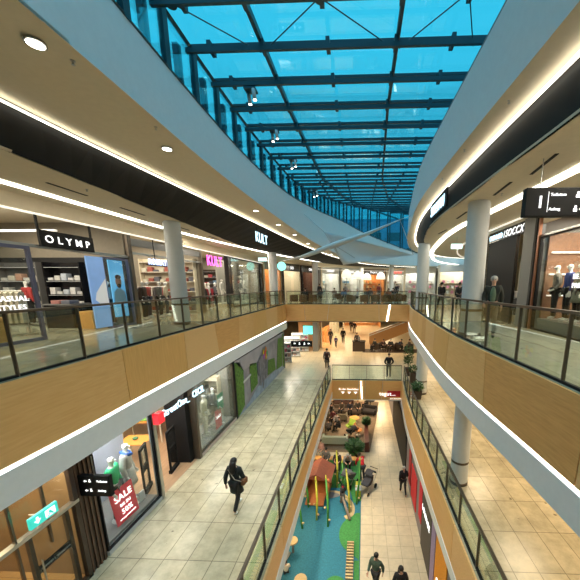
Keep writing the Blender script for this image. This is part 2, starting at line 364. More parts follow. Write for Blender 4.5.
DB = P3([(-6.6, -5, 4.05), (-6.6, 1, 4.05), (-6.62, 6, 4.05), (-6.85, 9, 4.05), (-7.15, 12.5, 4.05), (-7.5, 16.5, 4.05), (-7.6, 21, 4.04), (-7.1, 26, 4.02), (-5.7, 31, 4.0), (-3.4, 36, 3.97), (0, 40, 3.93), (6, 43, 3.9), (13, 45, 3.88)])
def skin2(A, Bp, name, m, off=(0, 0, .05)):
    rings = [[tuple(a), tuple(b_), (b_[0] + off[0], b_[1] + off[1], b_[2] + off[2]), (a[0] + off[0], a[1] + off[1], a[2] + off[2])] for a, b_ in zip(A, Bp)]
    return struct(MB().loft(rings).build(name, m))
skin2(FL, FT, 'trim_20', M_fascia, (-.06, 0, 0))
skin2(FL, LT, 'ceiling_1', M_beige)
skin2(DB, LT, 'trim_21', M_dark, (-.05, 0, 0))
led = [(p[0] + .05, p[1], p[2] - .10) for p in LT]
skin2(led, [(p[0] + .065, p[1], p[2]) for p in led], 'trim_22', M_led, (0, 0, .02))
OUTL = [(-16.2, p[1], 4.05) for p in DB]
skin2([(p[0], p[1], 4.05) for p in DB], OUTL, 'ceiling_2', M_beige)
skin2(FT, [(-16.2, p[1], p[2]) for p in FT], 'ceiling_3', M_grey)
FLR = P3([(2.85, -5, 5.05), (2.78, 1, 5.05), (2.66, 4.7, 5.05), (2.5, 8, 5.05), (2.38, 12.5, 5.05), (2.5, 15.5, 5.05), (2.84, 18.8, 5.05), (3.4, 24, 5.0), (4.5, 29, 4.8), (6.5, 32, 4.6), (9, 34, 4.5), (13, 35.5, 4.4)])
FTR = P3([(2.7, -5, 6.4), (2.6, 1, 6.4), (2.5, 4.7, 6.4), (2.42, 8, 6.4), (2.35, 12.5, 6.4), (2.5, 15.5, 6.4), (2.84, 18.8, 6.5), (3.45, 24, 6.6), (4.5, 29, 6.6), (6.5, 32, 6.4), (9, 34, 6.3), (13, 35.5, 6.2)])
LTR = P3([(3.45, -5, 4.98), (3.35, 1, 4.98), (3.22, 5, 4.98), (3.08, 8, 4.98), (2.95, 12.5, 4.98), (3.0, 15.5, 4.98), (3.3, 18.8, 4.98), (4.1, 24, 4.9), (5.4, 28, 4.7), (7.2, 30.5, 4.5), (9.5, 32, 4.4), (13, 33, 4.3)])
DBR = P3([(3.3, -5, 4.05), (3.2, 1, 4.05), (3.12, 5, 4.05), (2.98, 8, 4.05), (2.85, 12, 4.05), (3.0, 15, 4.05), (3.6, 18.5, 4.05), (4.8, 23, 4.05), (6.3, 26.5, 4.05), (8, 28.5, 4.05), (10, 29.5, 4.05), (13, 30.5, 4.05)])
skin2(FLR, FTR, 'trim_23', M_fascia, (.06, 0, 0))
skin2(FLR, LTR, 'ceiling_4', M_beige)
skin2(DBR, LTR, 'trim_24', M_dark, (.05, 0, 0))
led = [(p[0] - .05, p[1], p[2] - .10) for p in LTR]
skin2(led, [(p[0] - .07, p[1], p[2]) for p in led], 'trim_25', M_led, (0, 0, .02))
skin2([(p[0], p[1], 4.05) for p in DBR], [(16.2, p[1], 4.05) for p in DBR], 'ceiling_5', M_beige)
skin2(FTR, [(16.2, p[1], p[2]) for p in FTR], 'ceiling_6', M_grey)
struct(B(-16.2, 16.2, 44.8, 62, 3.88, 4.0).build('ceiling_7', M_beige))
struct(B(12.9, 16.2, 30, 62, 3.9, 4.0).build('ceiling_8', M_beige))
# walkway ceiling light lines
def line(rows, wdt, z, name, m=M_led): return struct(sweep(smooth_path([Vector(r) for r in rows], 5), [(-wdt / 2, z - .03), (wdt / 2, z - .03), (wdt / 2, z + .02), (-wdt / 2, z + .02)], name, m))
LNL = [(-8.63, -4), (-8.63, 6), (-8.62, 14), (-8.1, 19), (-7.06 - .3, 23.4), (-6.6, 27), (-5, 32), (-2.6, 37.3), (2, 41.5), (9, 44)]
line(LNL, .20, 4.04, 'trim_30')
LNR = [(4.75, -4), (4.62, 6), (4.45, 9), (4.3, 11.5), (4.15, 14), (4.42, 18), (5.5, 25), (7.9, 33), (12, 39)]
line(LNR, .26, 4.04, 'trim_31')
line([(-9.42, -4), (-9.42, 8), (-9.45, 26), (-9.2, 30), (-7.6, 36), (-4, 41.5), (2, 45.3), (9, 47.5)], .07, 3.62, 'trim_32', M_ledsoft)
line([(5.9, -4), (5.85, 8), (5.7, 13), (5.8, 17), (6.6, 22), (8.5, 27), (11.5, 31)], .06, 3.98, 'trim_33', M_ledsoft)
struct(B(-9.62, -9.42, -4, 30, 3.64, 4.06).build('wall_bulkhead', M_beige))

# downlights, sprinklers, slots in the ceilings
dl = thing('downlight', 'large round glowing downlight in the left beige ceiling, nearest the upper left corner', 'ceiling light', (-4.9, 4.87, 5.04))
dl.location = (-4.72, 4.9, 5.035)
MB().lathe([(.10, -.0), (.13, -.02), (.13, -.035), (.10, -.035)]).build('rim', M_steel, dl, True)
MB().lathe([(.0001, -.036), (.105, -.036), (.105, -.044), (.0001, -.044)]).build('lamp_disc', mat('downlight_glow', (1, 1, 1), .5, emit=(1, .95, .8), es=7), dl)
DLP = [(-5.0, 8.3, 5.035, 'second downlight along the left beige ceiling from the camera'), (-4.95, 14.7, 5.01, 'small glowing downlight above and left of the blue band sign'), (-4.75, 17.8, 4.975, 'small glowing downlight just above the blue band sign'),
       (-4.45, 20.6, 4.87, 'small downlight just beyond the blue band sign'), (-4.1, 23.6, 4.70, 'small downlight in front of the white sail spar'), (-3.45, 26, 4.50, 'small downlight behind the sail spar'), (-2.8, 28, 4.35, 'farthest small downlight of the left beige ceiling')]
for x, y, z, lb in DLP: dup(dl, (x, y, z), 0, lb)
sp = thing('sprinkler', 'small dark sprinkler head beside the nearest downlight', 'sprinkler', (-4.55, 5.3, 5.04))
MB().lathe([(.035, 0), (.035, -.012), (.012, -.015), (.012, -.05), (.028, -.055), (.028, -.06)], n=8).build('sprinkler_head', M_steel, sp)
for x, y, z, lb in ((-4.6, 7.3, 5.04, 'small sprinkler near the white fascia edge before the second left downlight'), (2.66 + .1, 6.6, 5.04, 'sprinkler in the right beige ceiling, nearest the camera'), (2.62, 8.7, 5.04, 'middle sprinkler in the right beige ceiling'), (2.6, 10.8, 5.04, 'farthest sprinkler in the right beige ceiling'),
                    (-7.2, 8.2, 4.05, 'sprinkler in the left walkway ceiling above the black shop sign'), (3.8, 9.0, 4.05, 'sprinkler in the right walkway ceiling near the slots')):
    dup(sp, (x, y, z), 0, lb)
for i, (x, y, a, lb) in enumerate(((-7.7, 8.2, 0, 'left walkway, above the black shop sign'), (-7.8, 10.6, 0, 'left walkway, before the first column'), (-7.9, 13.6, 0, 'left walkway, beyond the first column'), (-7.85, 16.4, 0, 'left walkway, third from the near end'),
                          (3.74, 7.0, -.1, 'right walkway, nearest the hanging sign'), (3.62, 8.6, -.05, 'right walkway, middle one'), (3.55, 11.6, 0, 'right walkway, beyond the near column'), (3.75, 15, .1, 'right walkway, farthest one'))):
    tag(B(-.035, .035, -.55, .55, -.012, .0).build('ceiling_slot', M_black, None, loc=(x, y, 4.052), rot=(0, 0, a)), 'dark ventilation slot in the ceiling, ' + lb, 'vent')

# ------------------------------------------------------------------ glass roof
def rz(y): return 7.72 if y < 19 else 7.72 + (min(y, 40) - 19) * .115
struct(MB().loft([[(-4.75, y, rz(y) + .02), (13, y, rz(y) + .02), (13, y, rz(y) + .05), (-4.75, y, rz(y) + .05)] for y in (-6, 19, 40, 44)]).build('window_1', M_roofg))
roof = struct(bpy.data.objects.new('trim_roof_frame', None)); COL.objects.link(roof)
roof.name = 'trim_40'
ys = [-1.45 + 1.31 * k for k in range(36)]
for y in ys:
    xl = interp([tuple(p)[:2] for p in FT], y)[0] - .1 if y > 13 else -4.5
    z = rz(y)
    xr = 3.2 if y < 22 else 3.2 + (y - 22) * .75
    B(xl, xr, y - .05, y + .05, z - .07, z + .0).build('glazing_bar', M_teal, roof)
    B(xl, xr, y - .33, y - .25, z - .36, z - .25).build('roof_beam', M_teal, roof)
    for xx in (-3.9, -2.55, -.9, .8, 2.2):
        if xl < xx < xr: B(xx - .05, xx + .05, y - .32, y + .02, z - .28, z - .10).build('bracket', M_teal, roof)
for x0 in (-2.62, .82):
    MB().loft([[(x0 - .045 + d, y, rz(y) - .14), (x0 + .045 + d, y, rz(y) - .14), (x0 + .045 + d, y, rz(y) + .02), (x0 - .045 + d, y, rz(y) + .02)] for y, d in ((-5, 0), (12, .03), (19, .3), (26, 1.2), (34, 3.6), (43, 8))]).build('long_bar', M_teal, roof)
tr = thing('tie_rod_bracing', 'thin crossed tie rods under the nearest bay of the glass roof', 'bracing')
for a, b_ in (((-.95, 7.7, 7.62), (-2.6, 9.0, 7.5)), ((-.95, 7.7, 7.62), (.75, 9.0, 7.5)), ((2.2, 7.7, 7.62), (.9, 9.0, 7.5)), ((-4.2, 7.7, 7.62), (-2.65, 9.0, 7.5)), ((2.2, 7.7, 7.62), (2.75, 9.0, 7.5))):
    MB().tube([a, b_], .014, 6).build('rod', M_teal, tr)
for x in (-.95, 2.2, -4.2): MB().lathe([(.11, 7.56), (.13, 7.60), (.11, 7.64)], x, 7.7, 12).build('node_disc', M_teal, tr)
# clerestory
cl = struct(bpy.data.objects.new('window_2', None)); COL.objects.link(cl)
ft = [tuple(p) for p in FT]
for k, y in enumerate([-2.76 + 1.31 * i for i in range(33)]):
    p = interp(ft, y); q = interp(ft, y + 1.31); z1 = rz(y) - .1; x = p.x
    xr_ = q.x
    B(x - .09, x + .03, y - .09, y + .09, p.z, z1).build('mullion', M_teal, cl)
    B(x - .36, x - .22, y - .36, y - .2, p.z - .02, z1 - .05).build('mullion', M_teal, cl)
    MB().loft([[(p.x - .02, y + .06, p.z), (p.x, y + .06, p.z), (p.x, y + .06, z1), (p.x - .02, y + .06, z1)], [(q.x - .02, y + 1.25, q.z), (q.x, y + 1.25, q.z), (q.x, y + 1.25, rz(y + 1.3) - .1), (q.x - .02, y + 1.25, rz(y + 1.3) - .1)]]).build('pane', M_roofg, cl)
    MB().tube([(p.x - .02, y, z1 - .02), (q.x - .02, y + 1.31, rz(y + 1.31) - .12)], .06, 4).build('top_rail', M_teal, cl)
    B(x - .5, x - .42, y + .1, y + 1.2, p.z + .45, p.z + .52).build('outer_rail', M_teal, cl)
    MB().tube([(p.x - .02, y, p.z + .03), (q.x - .02, y + 1.31, q.z + .03)], .05, 4).build('bottom_rail', M_teal, cl)
# building outside, seen dimly through the clerestory
ob = thing('outside_building', 'dim blue building with stepped window bands outside the upper left clerestory glass', 'building', (-9.5, 10, 6.42))
B(-3, -.6, -14, 22, 0, 3.3).build('wall', mat('outside_wall', (.06, .22, .34), .7, noise=.15, nscale=1.5), ob)
for k in range(9):
    y0 = -12 + k * 3.6
    w_ = B(-.6, -.55, y0, y0 + 2.4, .5, 1.3).build('window', M_teal, ob); B(-.545, -.53, y0 + .1, y0 + 2.3, .85, .92).build('sill_bar', mat('outside_bar', (.25, .4, .5), .5), w_)
    w_ = B(-.6, -.55, y0 + .6, y0 + 3, 1.9, 2.7).build('window', M_teal, ob); B(-.545, -.53, y0 + .7, y0 + 2.9, 2.25, 2.32).build('sill_bar', MATS['outside_bar'], w_)
ob = thing('outside_building', 'added dark blue building hiding bright sky beyond the far end of the glass roof', 'building', (4, 47, 4.6))  # made-up building, added to darken the bright sky behind the far glazing
B(-20, 16, 0, 4, 0, 6.5).build('wall', MATS['outside_wall'], ob)
for k in range(12):
    w_ = B(-17 + k * 2.8, -15.2 + k * 2.8, -.05, 0, 1.2, 2.4).build('window', M_teal, ob)
    w_ = B(-17 + k * 2.8, -15.2 + k * 2.8, -.05, 0, 3.4, 4.6).build('window', M_teal, ob)
# spotlight pairs under the roof
rs = thing('roof_spotlight', 'white twin cylinder spotlight under the glass roof, nearest of its row', 'spotlight', (SPOTS[0][0], SPOTS[0][1], 7.22))
def can(x, y, par):
    c = MB().tube([(x, y, .02), (x + .03, y, -.26)], .055, 10).build('lamp_can', M_lgrey, par, True)
    MB().tube([(x + .031, y, -.262), (x + .032, y, -.275)], .045, 10).build('lamp_lens', mat('spot_glow', (1, 1, 1), .5, emit=(1, .93, .8), es=8), c)
can(0, 0, rs); can(.22, -.22, rs)
MB().box(-.06, .28, -.26, .04, .02, .07).build('bracket', M_teal, rs)
for (x, y), lb in zip(SPOTS[1:], ('second from the near end', 'third from the near end', 'farthest of its row', 'above the camera')): dup(rs, (x, y, 7.22 if y < 19 else 7.35), 0, 'white twin cylinder spotlight under the glass roof, ' + lb)

# ------------------------------------------------------------------ columns
def column(label, x, y, z0, z1, r, band=True):
    t = thing('round_column', label, 'column', (x, y, z0))
    MB().lathe([(r, .0), (r, z1 - z0 - .04), (r * .92, z1 - z0 - .02), (r * .92, z1 - z0)], n=32).build('shaft', M_white, t, False)
    MB().lathe([(r + .015, 0), (r + .015, .1)], n=32).build('base_ring', M_bronze, t)
    if band: MB().lathe([(r + .006, .78), (r + .006, .86)], n=32).build('steel_band', M_bronze, t)
    for p in t.children[0].data.polygons: p.use_smooth = len(p.vertices) == 4
    return t
column('thick white column on the left upper walkway in front of the shop windows', -7.55, 12.3, 0, 4.05, .31)
column('white column on the left upper walkway near the orange lit shop', -6.95, 23.8, 0, 4.05, .33)
column('white column on the left beyond the upper bridge', -5.15, 33.6, 0, 4.0, .33)
column('slim white column at the far end of the cafe area', -.1, 41.5, 0, 3.92, .3)
column('slim white column in front of the far shops right of the cafe lamps', 3.6, 38, 0, 3.9, .3)
column('thick white column on the right upper walkway beside the grey haired person', 3.52, 9.85, 0, 4.05, .32)
column('white column on the right upper walkway beside the railing bend', 3.75, 19.2, 0, 4.05, .36)
column('white column on the level below, right of the lower glass railing', 3.35, 9.3, -5, -2.05, .28)
column('white column on the level below behind the square planter', 3.75, 17.9, -5, -2.05, .3)
column('white column on the level below, farther behind the potted tree', 4.15, 20.6, -5, -2.05, .28)
# ------------------------------------------------------------------ people and mannequins
def skin_mesh(V, Eg, R, sub=1, root=0):
    me = bpy.data.meshes.new('sk'); me.from_pydata(V, Eg, []); o = bpy.data.objects.new('sk', me); COL.objects.link(o)
    md = o.modifiers.new('s', 'SKIN'); md.use_smooth_shade = True
    for i, r in enumerate(R): me.skin_vertices[0].data[i].radius = (r, r) if not isinstance(r, tuple) else r
    me.skin_vertices[0].data[root].use_root = True
    if sub: o.modifiers.new('u', 'SUBSURF').levels = sub
    dg = bpy.context.evaluated_depsgraph_get(); out = bpy.data.meshes.new_from_object(o.evaluated_get(dg)); bpy.data.objects.remove(o); bpy.data.meshes.remove(me)
    return out
def pose(kind):
    J = dict(pel=(0, 0, .95), sp=(0, 0, 1.12), ch=(0, 0, 1.32), nk=(0, .0, 1.47), hb=(0, .01, 1.54), hc=(0, .02, 1.62), ht=(0, .015, 1.70))
    for s, n in ((-1, 'l'), (1, 'r')):
        J.update({n + 'sh': (s * .175, 0, 1.40), n + 'el': (s * .235, -.02, 1.13), n + 'wr': (s * .25, .06, .90), n + 'ha': (s * .25, .09, .82),
                  n + 'hip': (s * .09, 0, .92), n + 'kn': (s * .10, .01, .50), n + 'an': (s * .10, -.02, .09), n + 'to': (s * .11, .13, .04)})
    if kind == 'walk':
        J.update(lkn=(-.09, .17, .52), lan=(-.09, .22, .10), lto=(-.09, .38, .06), rkn=(.09, -.05, .50), ran=(.09, -.28, .14), rto=(.09, -.16, .04),
                 lel=(-.23, -.12, 1.15), lwr=(-.24, -.12, .91), lha=(-.24, -.10, .83), rel=(.23, .04, 1.14), rwr=(.22, .20, .97), rha=(.21, .26, .92))
    if kind == 'pockets':
        for s, n in ((-1, 'l'), (1, 'r')): J.update({n + 'el': (s * .29, -.06, 1.14), n + 'wr': (s * .20, .09, .96), n + 'ha': (s * .16, .13, .93)})
    if kind == 'push':
        for s, n in ((-1, 'l'), (1, 'r')): J.update({n + 'el': (s * .23, .08, 1.17), n + 'wr': (s * .19, .32, 1.07), n + 'ha': (s * .17, .39, 1.06)})
        J.update(lkn=(-.09, .12, .52), lan=(-.09, .12, .09), lto=(-.09, .28, .04), ran=(.09, -.16, .10), rto=(.09, -.02, .04))
    if kind in ('sit', 'sitlean'):
        dz = -.43
        for k in ('pel', 'sp', 'ch', 'nk', 'hb', 'hc', 'ht', 'lsh', 'rsh', 'lel', 'rel'): a = J[k]; J[k] = (a[0], a[1], a[2] + dz)
        for s, n in ((-1, 'l'), (1, 'r')): J.update({n + 'hip': (s * .09, .03, .52), n + 'kn': (s * .12, .43, .53), n + 'an': (s * .12, .42, .09), n + 'to': (s * .13, .57, .04), n + 'el': (s * .24, .06, .74), n + 'wr': (s * .16, .28, .68), n + 'ha': (s * .12, .36, .66)})
        if kind == 'sitlean':
            for k, f in (('sp', .06), ('ch', .16), ('nk', .24), ('hb', .28), ('hc', .32), ('ht', .34), ('lsh', .2), ('rsh', .2), ('lel', .26), ('rel', .26), ('lwr', .1), ('rwr', .1), ('lha', .1), ('rha', .1)): a = J[k]; J[k] = (a[0], a[1] + f, a[2] - f * .25)
    if kind == 'bend':
        for k, f in (('sp', .09), ('ch', .24), ('nk', .36), ('hb', .42), ('hc', .47), ('ht', .54), ('lsh', .31), ('rsh', .31)): a = J[k]; J[k] = (a[0], a[1] + f, a[2] - f * .42)
        for s, n in ((-1, 'l'), (1, 'r')): J.update({n + 'el': (s * .22, .42, 1.0), n + 'wr': (s * .16, .52, .80), n + 'ha': (s * .14, .55, .73), n + 'kn': (s * .12, .12, .52)})
    return J
PC = {}
def pose_meshes(kind):
    if kind in PC: return PC[kind]
    J = pose(kind); K = {}
    names = ['pel', 'sp', 'ch', 'nk', 'hb', 'hc', 'ht', 'lsh', 'lel', 'lwr', 'lha', 'rsh', 'rel', 'rwr', 'rha', 'lhip', 'lkn', 'lan', 'lto', 'rhip', 'rkn', 'ran', 'rto']
    rad = dict(pel=(.13, .10), sp=(.12, .09), ch=(.14, .10), nk=.05, hb=.055, hc=(.078, .098), ht=(.05, .06), sh=.058, el=.042, wr=.028, ha=(.035, .022), hip=.085, kn=.056, an=.04, to=.03)
    ix = {n: i for i, n in enumerate(names)}
    E0 = [('pel', 'sp'), ('sp', 'ch'), ('ch', 'nk'), ('nk', 'hb'), ('hb', 'hc'), ('hc', 'ht')]
    for n in 'lr': E0 += [('ch', n + 'sh'), (n + 'sh', n + 'el'), (n + 'el', n + 'wr'), (n + 'wr', n + 'ha'), ('pel', n + 'hip'), (n + 'hip', n + 'kn'), (n + 'kn', n + 'an'), (n + 'an', n + 'to')]
    def rr(n, add=0): v = rad.get(n, rad.get(n[1:])); return tuple(a + add for a in v) if isinstance(v, tuple) else v + add
    V = [J[n] for n in names]; Eg = [(ix[a], ix[b]) for a, b in E0]; R = [rr(n) for n in names]
    for n, s in (('l', -1), ('r', 1)):     # fingers and thumb grow out of each palm
        h = Vector(J[n + 'ha']); d = (h - Vector(J[n + 'wr'])).normalized(); side = Vector((0, 1, 0)) if abs(d.y) < .7 else Vector((1, 0, 0))
        for k, ln in enumerate((.055, .07, .066, .05)):
            i0 = len(V); o = side * ((k - 1.5) * .019); V += [tuple(h + o), tuple(h + o + d * ln), tuple(h + o + d * (ln + .025) + Vector((-s * .014, 0, 0)))]; R += [.010, .009, .007]; Eg += [(ix[n + 'ha'], i0), (i0, i0 + 1), (i0 + 1, i0 + 2)]
        i0 = len(V); V += [tuple(h + side * .038 - d * .02), tuple(h + side * .055 + d * .03)]; R += [.011, .009]; Eg += [(ix[n + 'ha'], i0), (i0, i0 + 1)]
    body = skin_mesh(V, Eg, R)
    bm = bmesh.new(); bm.from_mesh(body); m = MB(); m.b.free(); m.b = bm; c = Vector(J['hc'])      # nose, ears, lips
    fw = .092
    m.ell((c.x, c.y + fw, c.z - .005), (.014, .02, .022), 8, 6); m.ell((c.x, c.y + fw - .006, c.z - .045), (.026, .010, .008), 8, 6)
    for s in (-1, 1): m.ell((c.x + s * .082, c.y, c.z), (.012, .022, .03), 8, 6)
    bm.to_mesh(body); bm.free()
    for p in body.polygons: p.use_smooth = True
    def sub(keys, edges, add): idx = {k: i for i, k in enumerate(keys)}; return skin_mesh([J[k] for k in keys], [(idx[a], idx[b]) for a, b in edges], [rr(k, add) if k not in ('lwr', 'rwr') else rr(k, add * .6) for k in keys])
    K['body'] = body
    up = Vector(J['ch']).lerp(Vector(J['nk']), .75); J['cl'] = tuple(up); rad['cl'] = .055
    K['jacket'] = sub(['pel', 'sp', 'ch', 'cl', 'lsh', 'lel', 'lwr', 'rsh', 'rel', 'rwr'], [('pel', 'sp'), ('sp', 'ch'), ('ch', 'cl'), ('ch', 'lsh'), ('lsh', 'lel'), ('lel', 'lwr'), ('ch', 'rsh'), ('rsh', 'rel'), ('rel', 'rwr')], .028)
    K['trousers'] = sub(['pel', 'lhip', 'lkn', 'lan', 'rhip', 'rkn', 'ran'], [('pel', 'lhip'), ('lhip', 'lkn'), ('lkn', 'lan'), ('pel', 'rhip'), ('rhip', 'rkn'), ('rkn', 'ran')], .016)
    for n in 'lr':
        K['shoe' + n] = skin_mesh([tuple(Vector(J[n + 'an']) + Vector((0, -.01, -.02))), tuple(Vector(J[n + 'to']) + Vector((0, .02, .005)))], [(0, 1)], [.052, .042])
    # hair caps
    def hair(long):
        m = MB(); m.ell((c.x, c.y - .018, c.z + .035), (.094, .105, .088), 16, 10)
        if long:
            back = Vector((0, -1, 0))
            pts = [(c.x, c.y - .05, c.z + .03), (c.x, c.y - .085, c.z - .08), (c.x, c.y - .11, c.z - .22), (c.x, c.y - .115, c.z - .36)]
            m.tube(pts, [.085, .10, .105, .05], 12)
        me = bpy.data.meshes.new('hair')
        bmesh.ops.recalc_face_normals(m.b, faces=m.b.faces)
        for f in m.b.faces: f.smooth = True
        m.b.to_mesh(me); m.b.free(); return me
    K['hair'] = hair(False); K['longhair'] = hair(True)
    em = bpy.data.meshes.new('eye'); b = MB(); b.ell((0, 0, 0), (.011, .008, .008), 8, 6); b.b.to_mesh(em); b.b.free(); K['eye'] = em
    hp = Vector(J['pel']); kn = (Vector(J['lkn']) + Vector(J['rkn'])) / 2
    b = MB(); rings = []
    for t, w_ in ((0, .155), (.35, .185), (.75, .20), (1.0, .215)):
        p = Vector((0, hp.y, hp.z + .10)).lerp(Vector((0, kn.y, kn.z + .10)), t); rings.append([(p.x + w_ * math.cos(a), p.y + w_ * .78 * math.sin(a), p.z) for a in [2 * PI * k / 16 for k in range(16)]])
    b.loft(rings); me = bpy.data.meshes.new('coat'); bmesh.ops.recalc_face_normals(b.b, faces=b.b.faces); b.b.to_mesh(me); b.b.free()
    for p in me.polygons: p.use_smooth = True
    K['coat'] = me; K['J'] = J; PC[kind] = K; return K
def put(me, m, name, parent, loc=(0, 0, 0)):
    me2 = me.copy(); me2.materials.clear(); me2.materials.append(m); o = bpy.data.objects.new(name, me2); COL.objects.link(o); o.parent = parent; o.location = loc; return o
SKIN = mat('skin_tone', (.52, .30, .21), .6); HAIR = {'b': mat('black_hair', (.012, .010, .009), .5), 'br': mat('brown_hair', (.06, .03, .015), .5), 'g': mat('grey_hair', (.45, .43, .40), .6), 'bl': mat('fair_hair', (.30, .2, .09), .5)}
def cloth(c): return mat('cloth_%d_%d_%d' % tuple(int(v * 999) for v in c), c, .85, noise=.12, nscale=20)
BLK = (.014, .014, .016); NAVY = (.02, .028, .055); DGREY = (.06, .06, .065)
def person(kind, loc, rz, label, top=BLK, legs=BLK, hair='b', long=False, coat=False, shoe=(.02, .02, .02), scale=1., group=None, cat='person'):
    K = pose_meshes(kind); t = thing('person', label, cat, loc, rz, group); t.scale = (scale,) * 3
    b = put(K['body'], SKIN, 'body', t); put(K['jacket'], cloth(top), 'jacket', t); put(K['trousers'], cloth(legs), 'trousers', t)
    for n in 'lr': put(K['shoe' + n], cloth(shoe), 'shoe', t)
    if hair: put(K['longhair' if long else 'hair'], HAIR[hair], 'hair', t)
    if coat: put(K['coat'], cloth(top), 'coat_skirt', t)
    c = K['J']['hc']
    for s in (-1, 1): put(K['eye'], M_black, 'eye', t, (c[0] + s * .03, c[1] + .088, c[2] + .012))
    return t
def mannequin(loc, rz, label, top, legs=None, kind='stand', coat=False, group=None, dark=False, scale=1.04):
    K = pose_meshes(kind); t = thing('mannequin', label, 'mannequin', loc, rz, group); t.scale = (scale,) * 3
    put(K['body'], mat('mannequin_white', (.75, .74, .70), .4) if not dark else M_lgrey, 'body', t)
    if top: put(K['jacket'], cloth(top), 'jacket', t)
    if legs: put(K['trousers'], cloth(legs), 'trousers', t)
    if coat: put(K['coat'], cloth(top), 'coat_skirt', t)
    MB().lathe([(.16, 0), (.16, .015)], n=16).build('base_plate', M_steel, t)
    return t
def bag(t, loc, col, sz=(.15, .07, .13), strap=None):
    b = B(-sz[0], sz[0], -sz[1], sz[1], -sz[2], sz[2], .03).build('bag', cloth(col), t, loc=loc)
    if strap: MB().tube(strap, .012, 6).build('bag_strap', cloth((.35, .3, .25)), t)

# middle level people
p = person('walk', (-3.68, 7.72, -5), -.15, 'person with long dark hair in a black coat walking alone on the pale tiles', (.012, .018, .02), BLK, 'b', True, True, (.75, .75, .72), .98)
bag(p, (.27, .05, .98), (.16, .07, .03), (.06, .12, .09), [(-.12, -.13, 1.42), (.1, -.17, 1.15), (.25, -.06, 1.03)])
p = person('walk', (-2.72, 22.9, -5), .1, 'person in grey brown coat with dark backpack beyond the lower railing corner', (.12, .10, .085), BLK, 'br', False, True)
bag(p, (0, -.2, 1.22), (.05, .02, .02), (.14, .08, .2))
person('pockets', (1.98, 21.0, -5), .05, 'person in a black jacket and grey trousers standing at the far lower railing', BLK, (.10, .10, .09), 'br', scale=1.05)
person('walk', (-3.5, 33.2, -5), 3.0, 'person in a dark coat on the left of the group beyond the upper bridge', BLK, NAVY, 'b', scale=1.02)
person('walk', (-2.1, 33.6, -5), 3.2, 'person in a black jacket on the right of the group beyond the upper bridge', BLK, BLK, 'br', scale=1.05)
person('walk', (-2.75, 31.6, -5), 3.1, 'child in a purple jacket walking in front of the group beyond the upper bridge', (.06, .04, .16), NAVY, 'br', scale=.72)
person('stand', (-1.0, 41, -5), 0, 'dark person standing far away under the upper bridge', BLK, BLK, 'b')
person('stand', (-1.5, 42.6, -5), 0, 'person in dark clothes farthest away, left of the other distant one', (.05, .03, .03), BLK, 'b')
# lowest level people
person('walk', (2.36, 14.8, -9.8), .1, 'person with grey hair in a black jacket walking away beside the red wall posters', BLK, BLK, 'g', shoe=(.3, .12, .05))
p = person('walk', (.60, 9.35, -9.8), 2.6, 'person in a dark green sweater on the stone floor beside the green mat', (.07, .11, .08), (.03, .03, .035), 'b')
p = person('stand', (1.45, 8.85, -9.8), 3.2, 'person with long black hair in a black coat holding a pink bag', BLK, BLK, 'b', True, True)
bag(p, (0, .2, 1.08), (.55, .3, .28), (.13, .07, .16))
person('bend', (.12, 15.95, -9.8), .5, 'person in a bright red jacket bending over a stroller beside the play area', (.72, .03, .045), (.05, .05, .06), 'b')
person('sitlean', (-1.45, 17.2, -9.8), 3.1, 'person in a dark coat sitting on the bench behind the playhouse', (.04, .035, .04), BLK, 'br')
person('sitlean', (-.85, 17.1, -9.8), 3.3, 'person in a grey patterned coat sitting on the bench behind the stroller', (.28, .26, .25), BLK, 'g')
person('sit', (-2.7, 18.3, -9.8), 3.0, 'person with a pink top sitting behind the playhouse under the oak edge', (.45, .25, .22), (.3, .28, .25), 'br')
person('sit', (-2.2, 17.3, -9.8), 3.1, 'person in striped dark clothes sitting between the green poles', (.13, .12, .12), BLK, 'b')
p = person('walk', (-.92, 13.9, -9.8), .5, 'child in a black jacket with a red hood climbing on a leaning board', (.05, .05, .06), (.2, .2, .2), 'b', scale=.7)
put(PC['walk']['hair'], cloth((.5, .02, .03)), 'hood', p, (0, -.03, -.1))
p = person('sit', (-2.9, 9.75, -9.8), .4, 'child in a cream top sitting by the springy stump at the lower edge', (.62, .56, .45), BLK, 'b', scale=.62)
SE = [(-2.3, 23.3, 2.6, (.1, .02, .03), 'b'), (-1.95, 22.6, 2.9, (.35, .33, .33), 'b'), (-1.7, 21.9, 1.6, BLK, 'br'), (-2.5, 21.4, .4, (.12, .1, .1), 'br'), (-1.0, 25.2, 3.2, (.03, .03, .04), 'b'), (-.3, 25.4, 3.4, (.05, .04, .03), 'bl'), (-1.7, 25.2, 2.8, (.09, .07, .05), 'b'), (-2.6, 24.6, 2.2, BLK, 'b'), (.55, 26.3, 1.6, BLK, 'g')]
LB = ['with a dark red top beside the coffee table', 'in a light grey hoodie beside the lime chair', 'in black on the near end of the lounge', 'in a brown top behind the grey sofa', 'in dark clothes on the back sofa, middle', 'with fair hair on the back sofa, right end', 'in a brown jacket on the back sofa', 'in black by the left wall of the lounge', 'with grey hair at the small dark corner table']
for (x, y, r, c, h), lb in zip(SE, LB): person('sit', (x, y, -9.8), r, 'person sitting in the lounge ' + lb, c, BLK, h)
# upper level people
p = person('walk', (4.02, 9.5, 0), 2.75, 'person with short white hair, green sweater and dark vest on the right upper walkway', (.02, .024, .02), (.12, .11, .08), 'g', scale=1.08)
MB().ell((0, .075, 1.20), (.085, .07, .24)).build('green_sweater', cloth((.10, .15, .10)), p, True)
person('walk', (5.05, 19.6, 0), .2, 'person in a black coat, left one of two far along the right upper walkway', BLK, BLK, 'b', coat=True, scale=1.03)
person('walk', (6.15, 19.5, 0), -.1, 'person in black, right one of two far along the right upper walkway', BLK, BLK, 'b', scale=1.03)

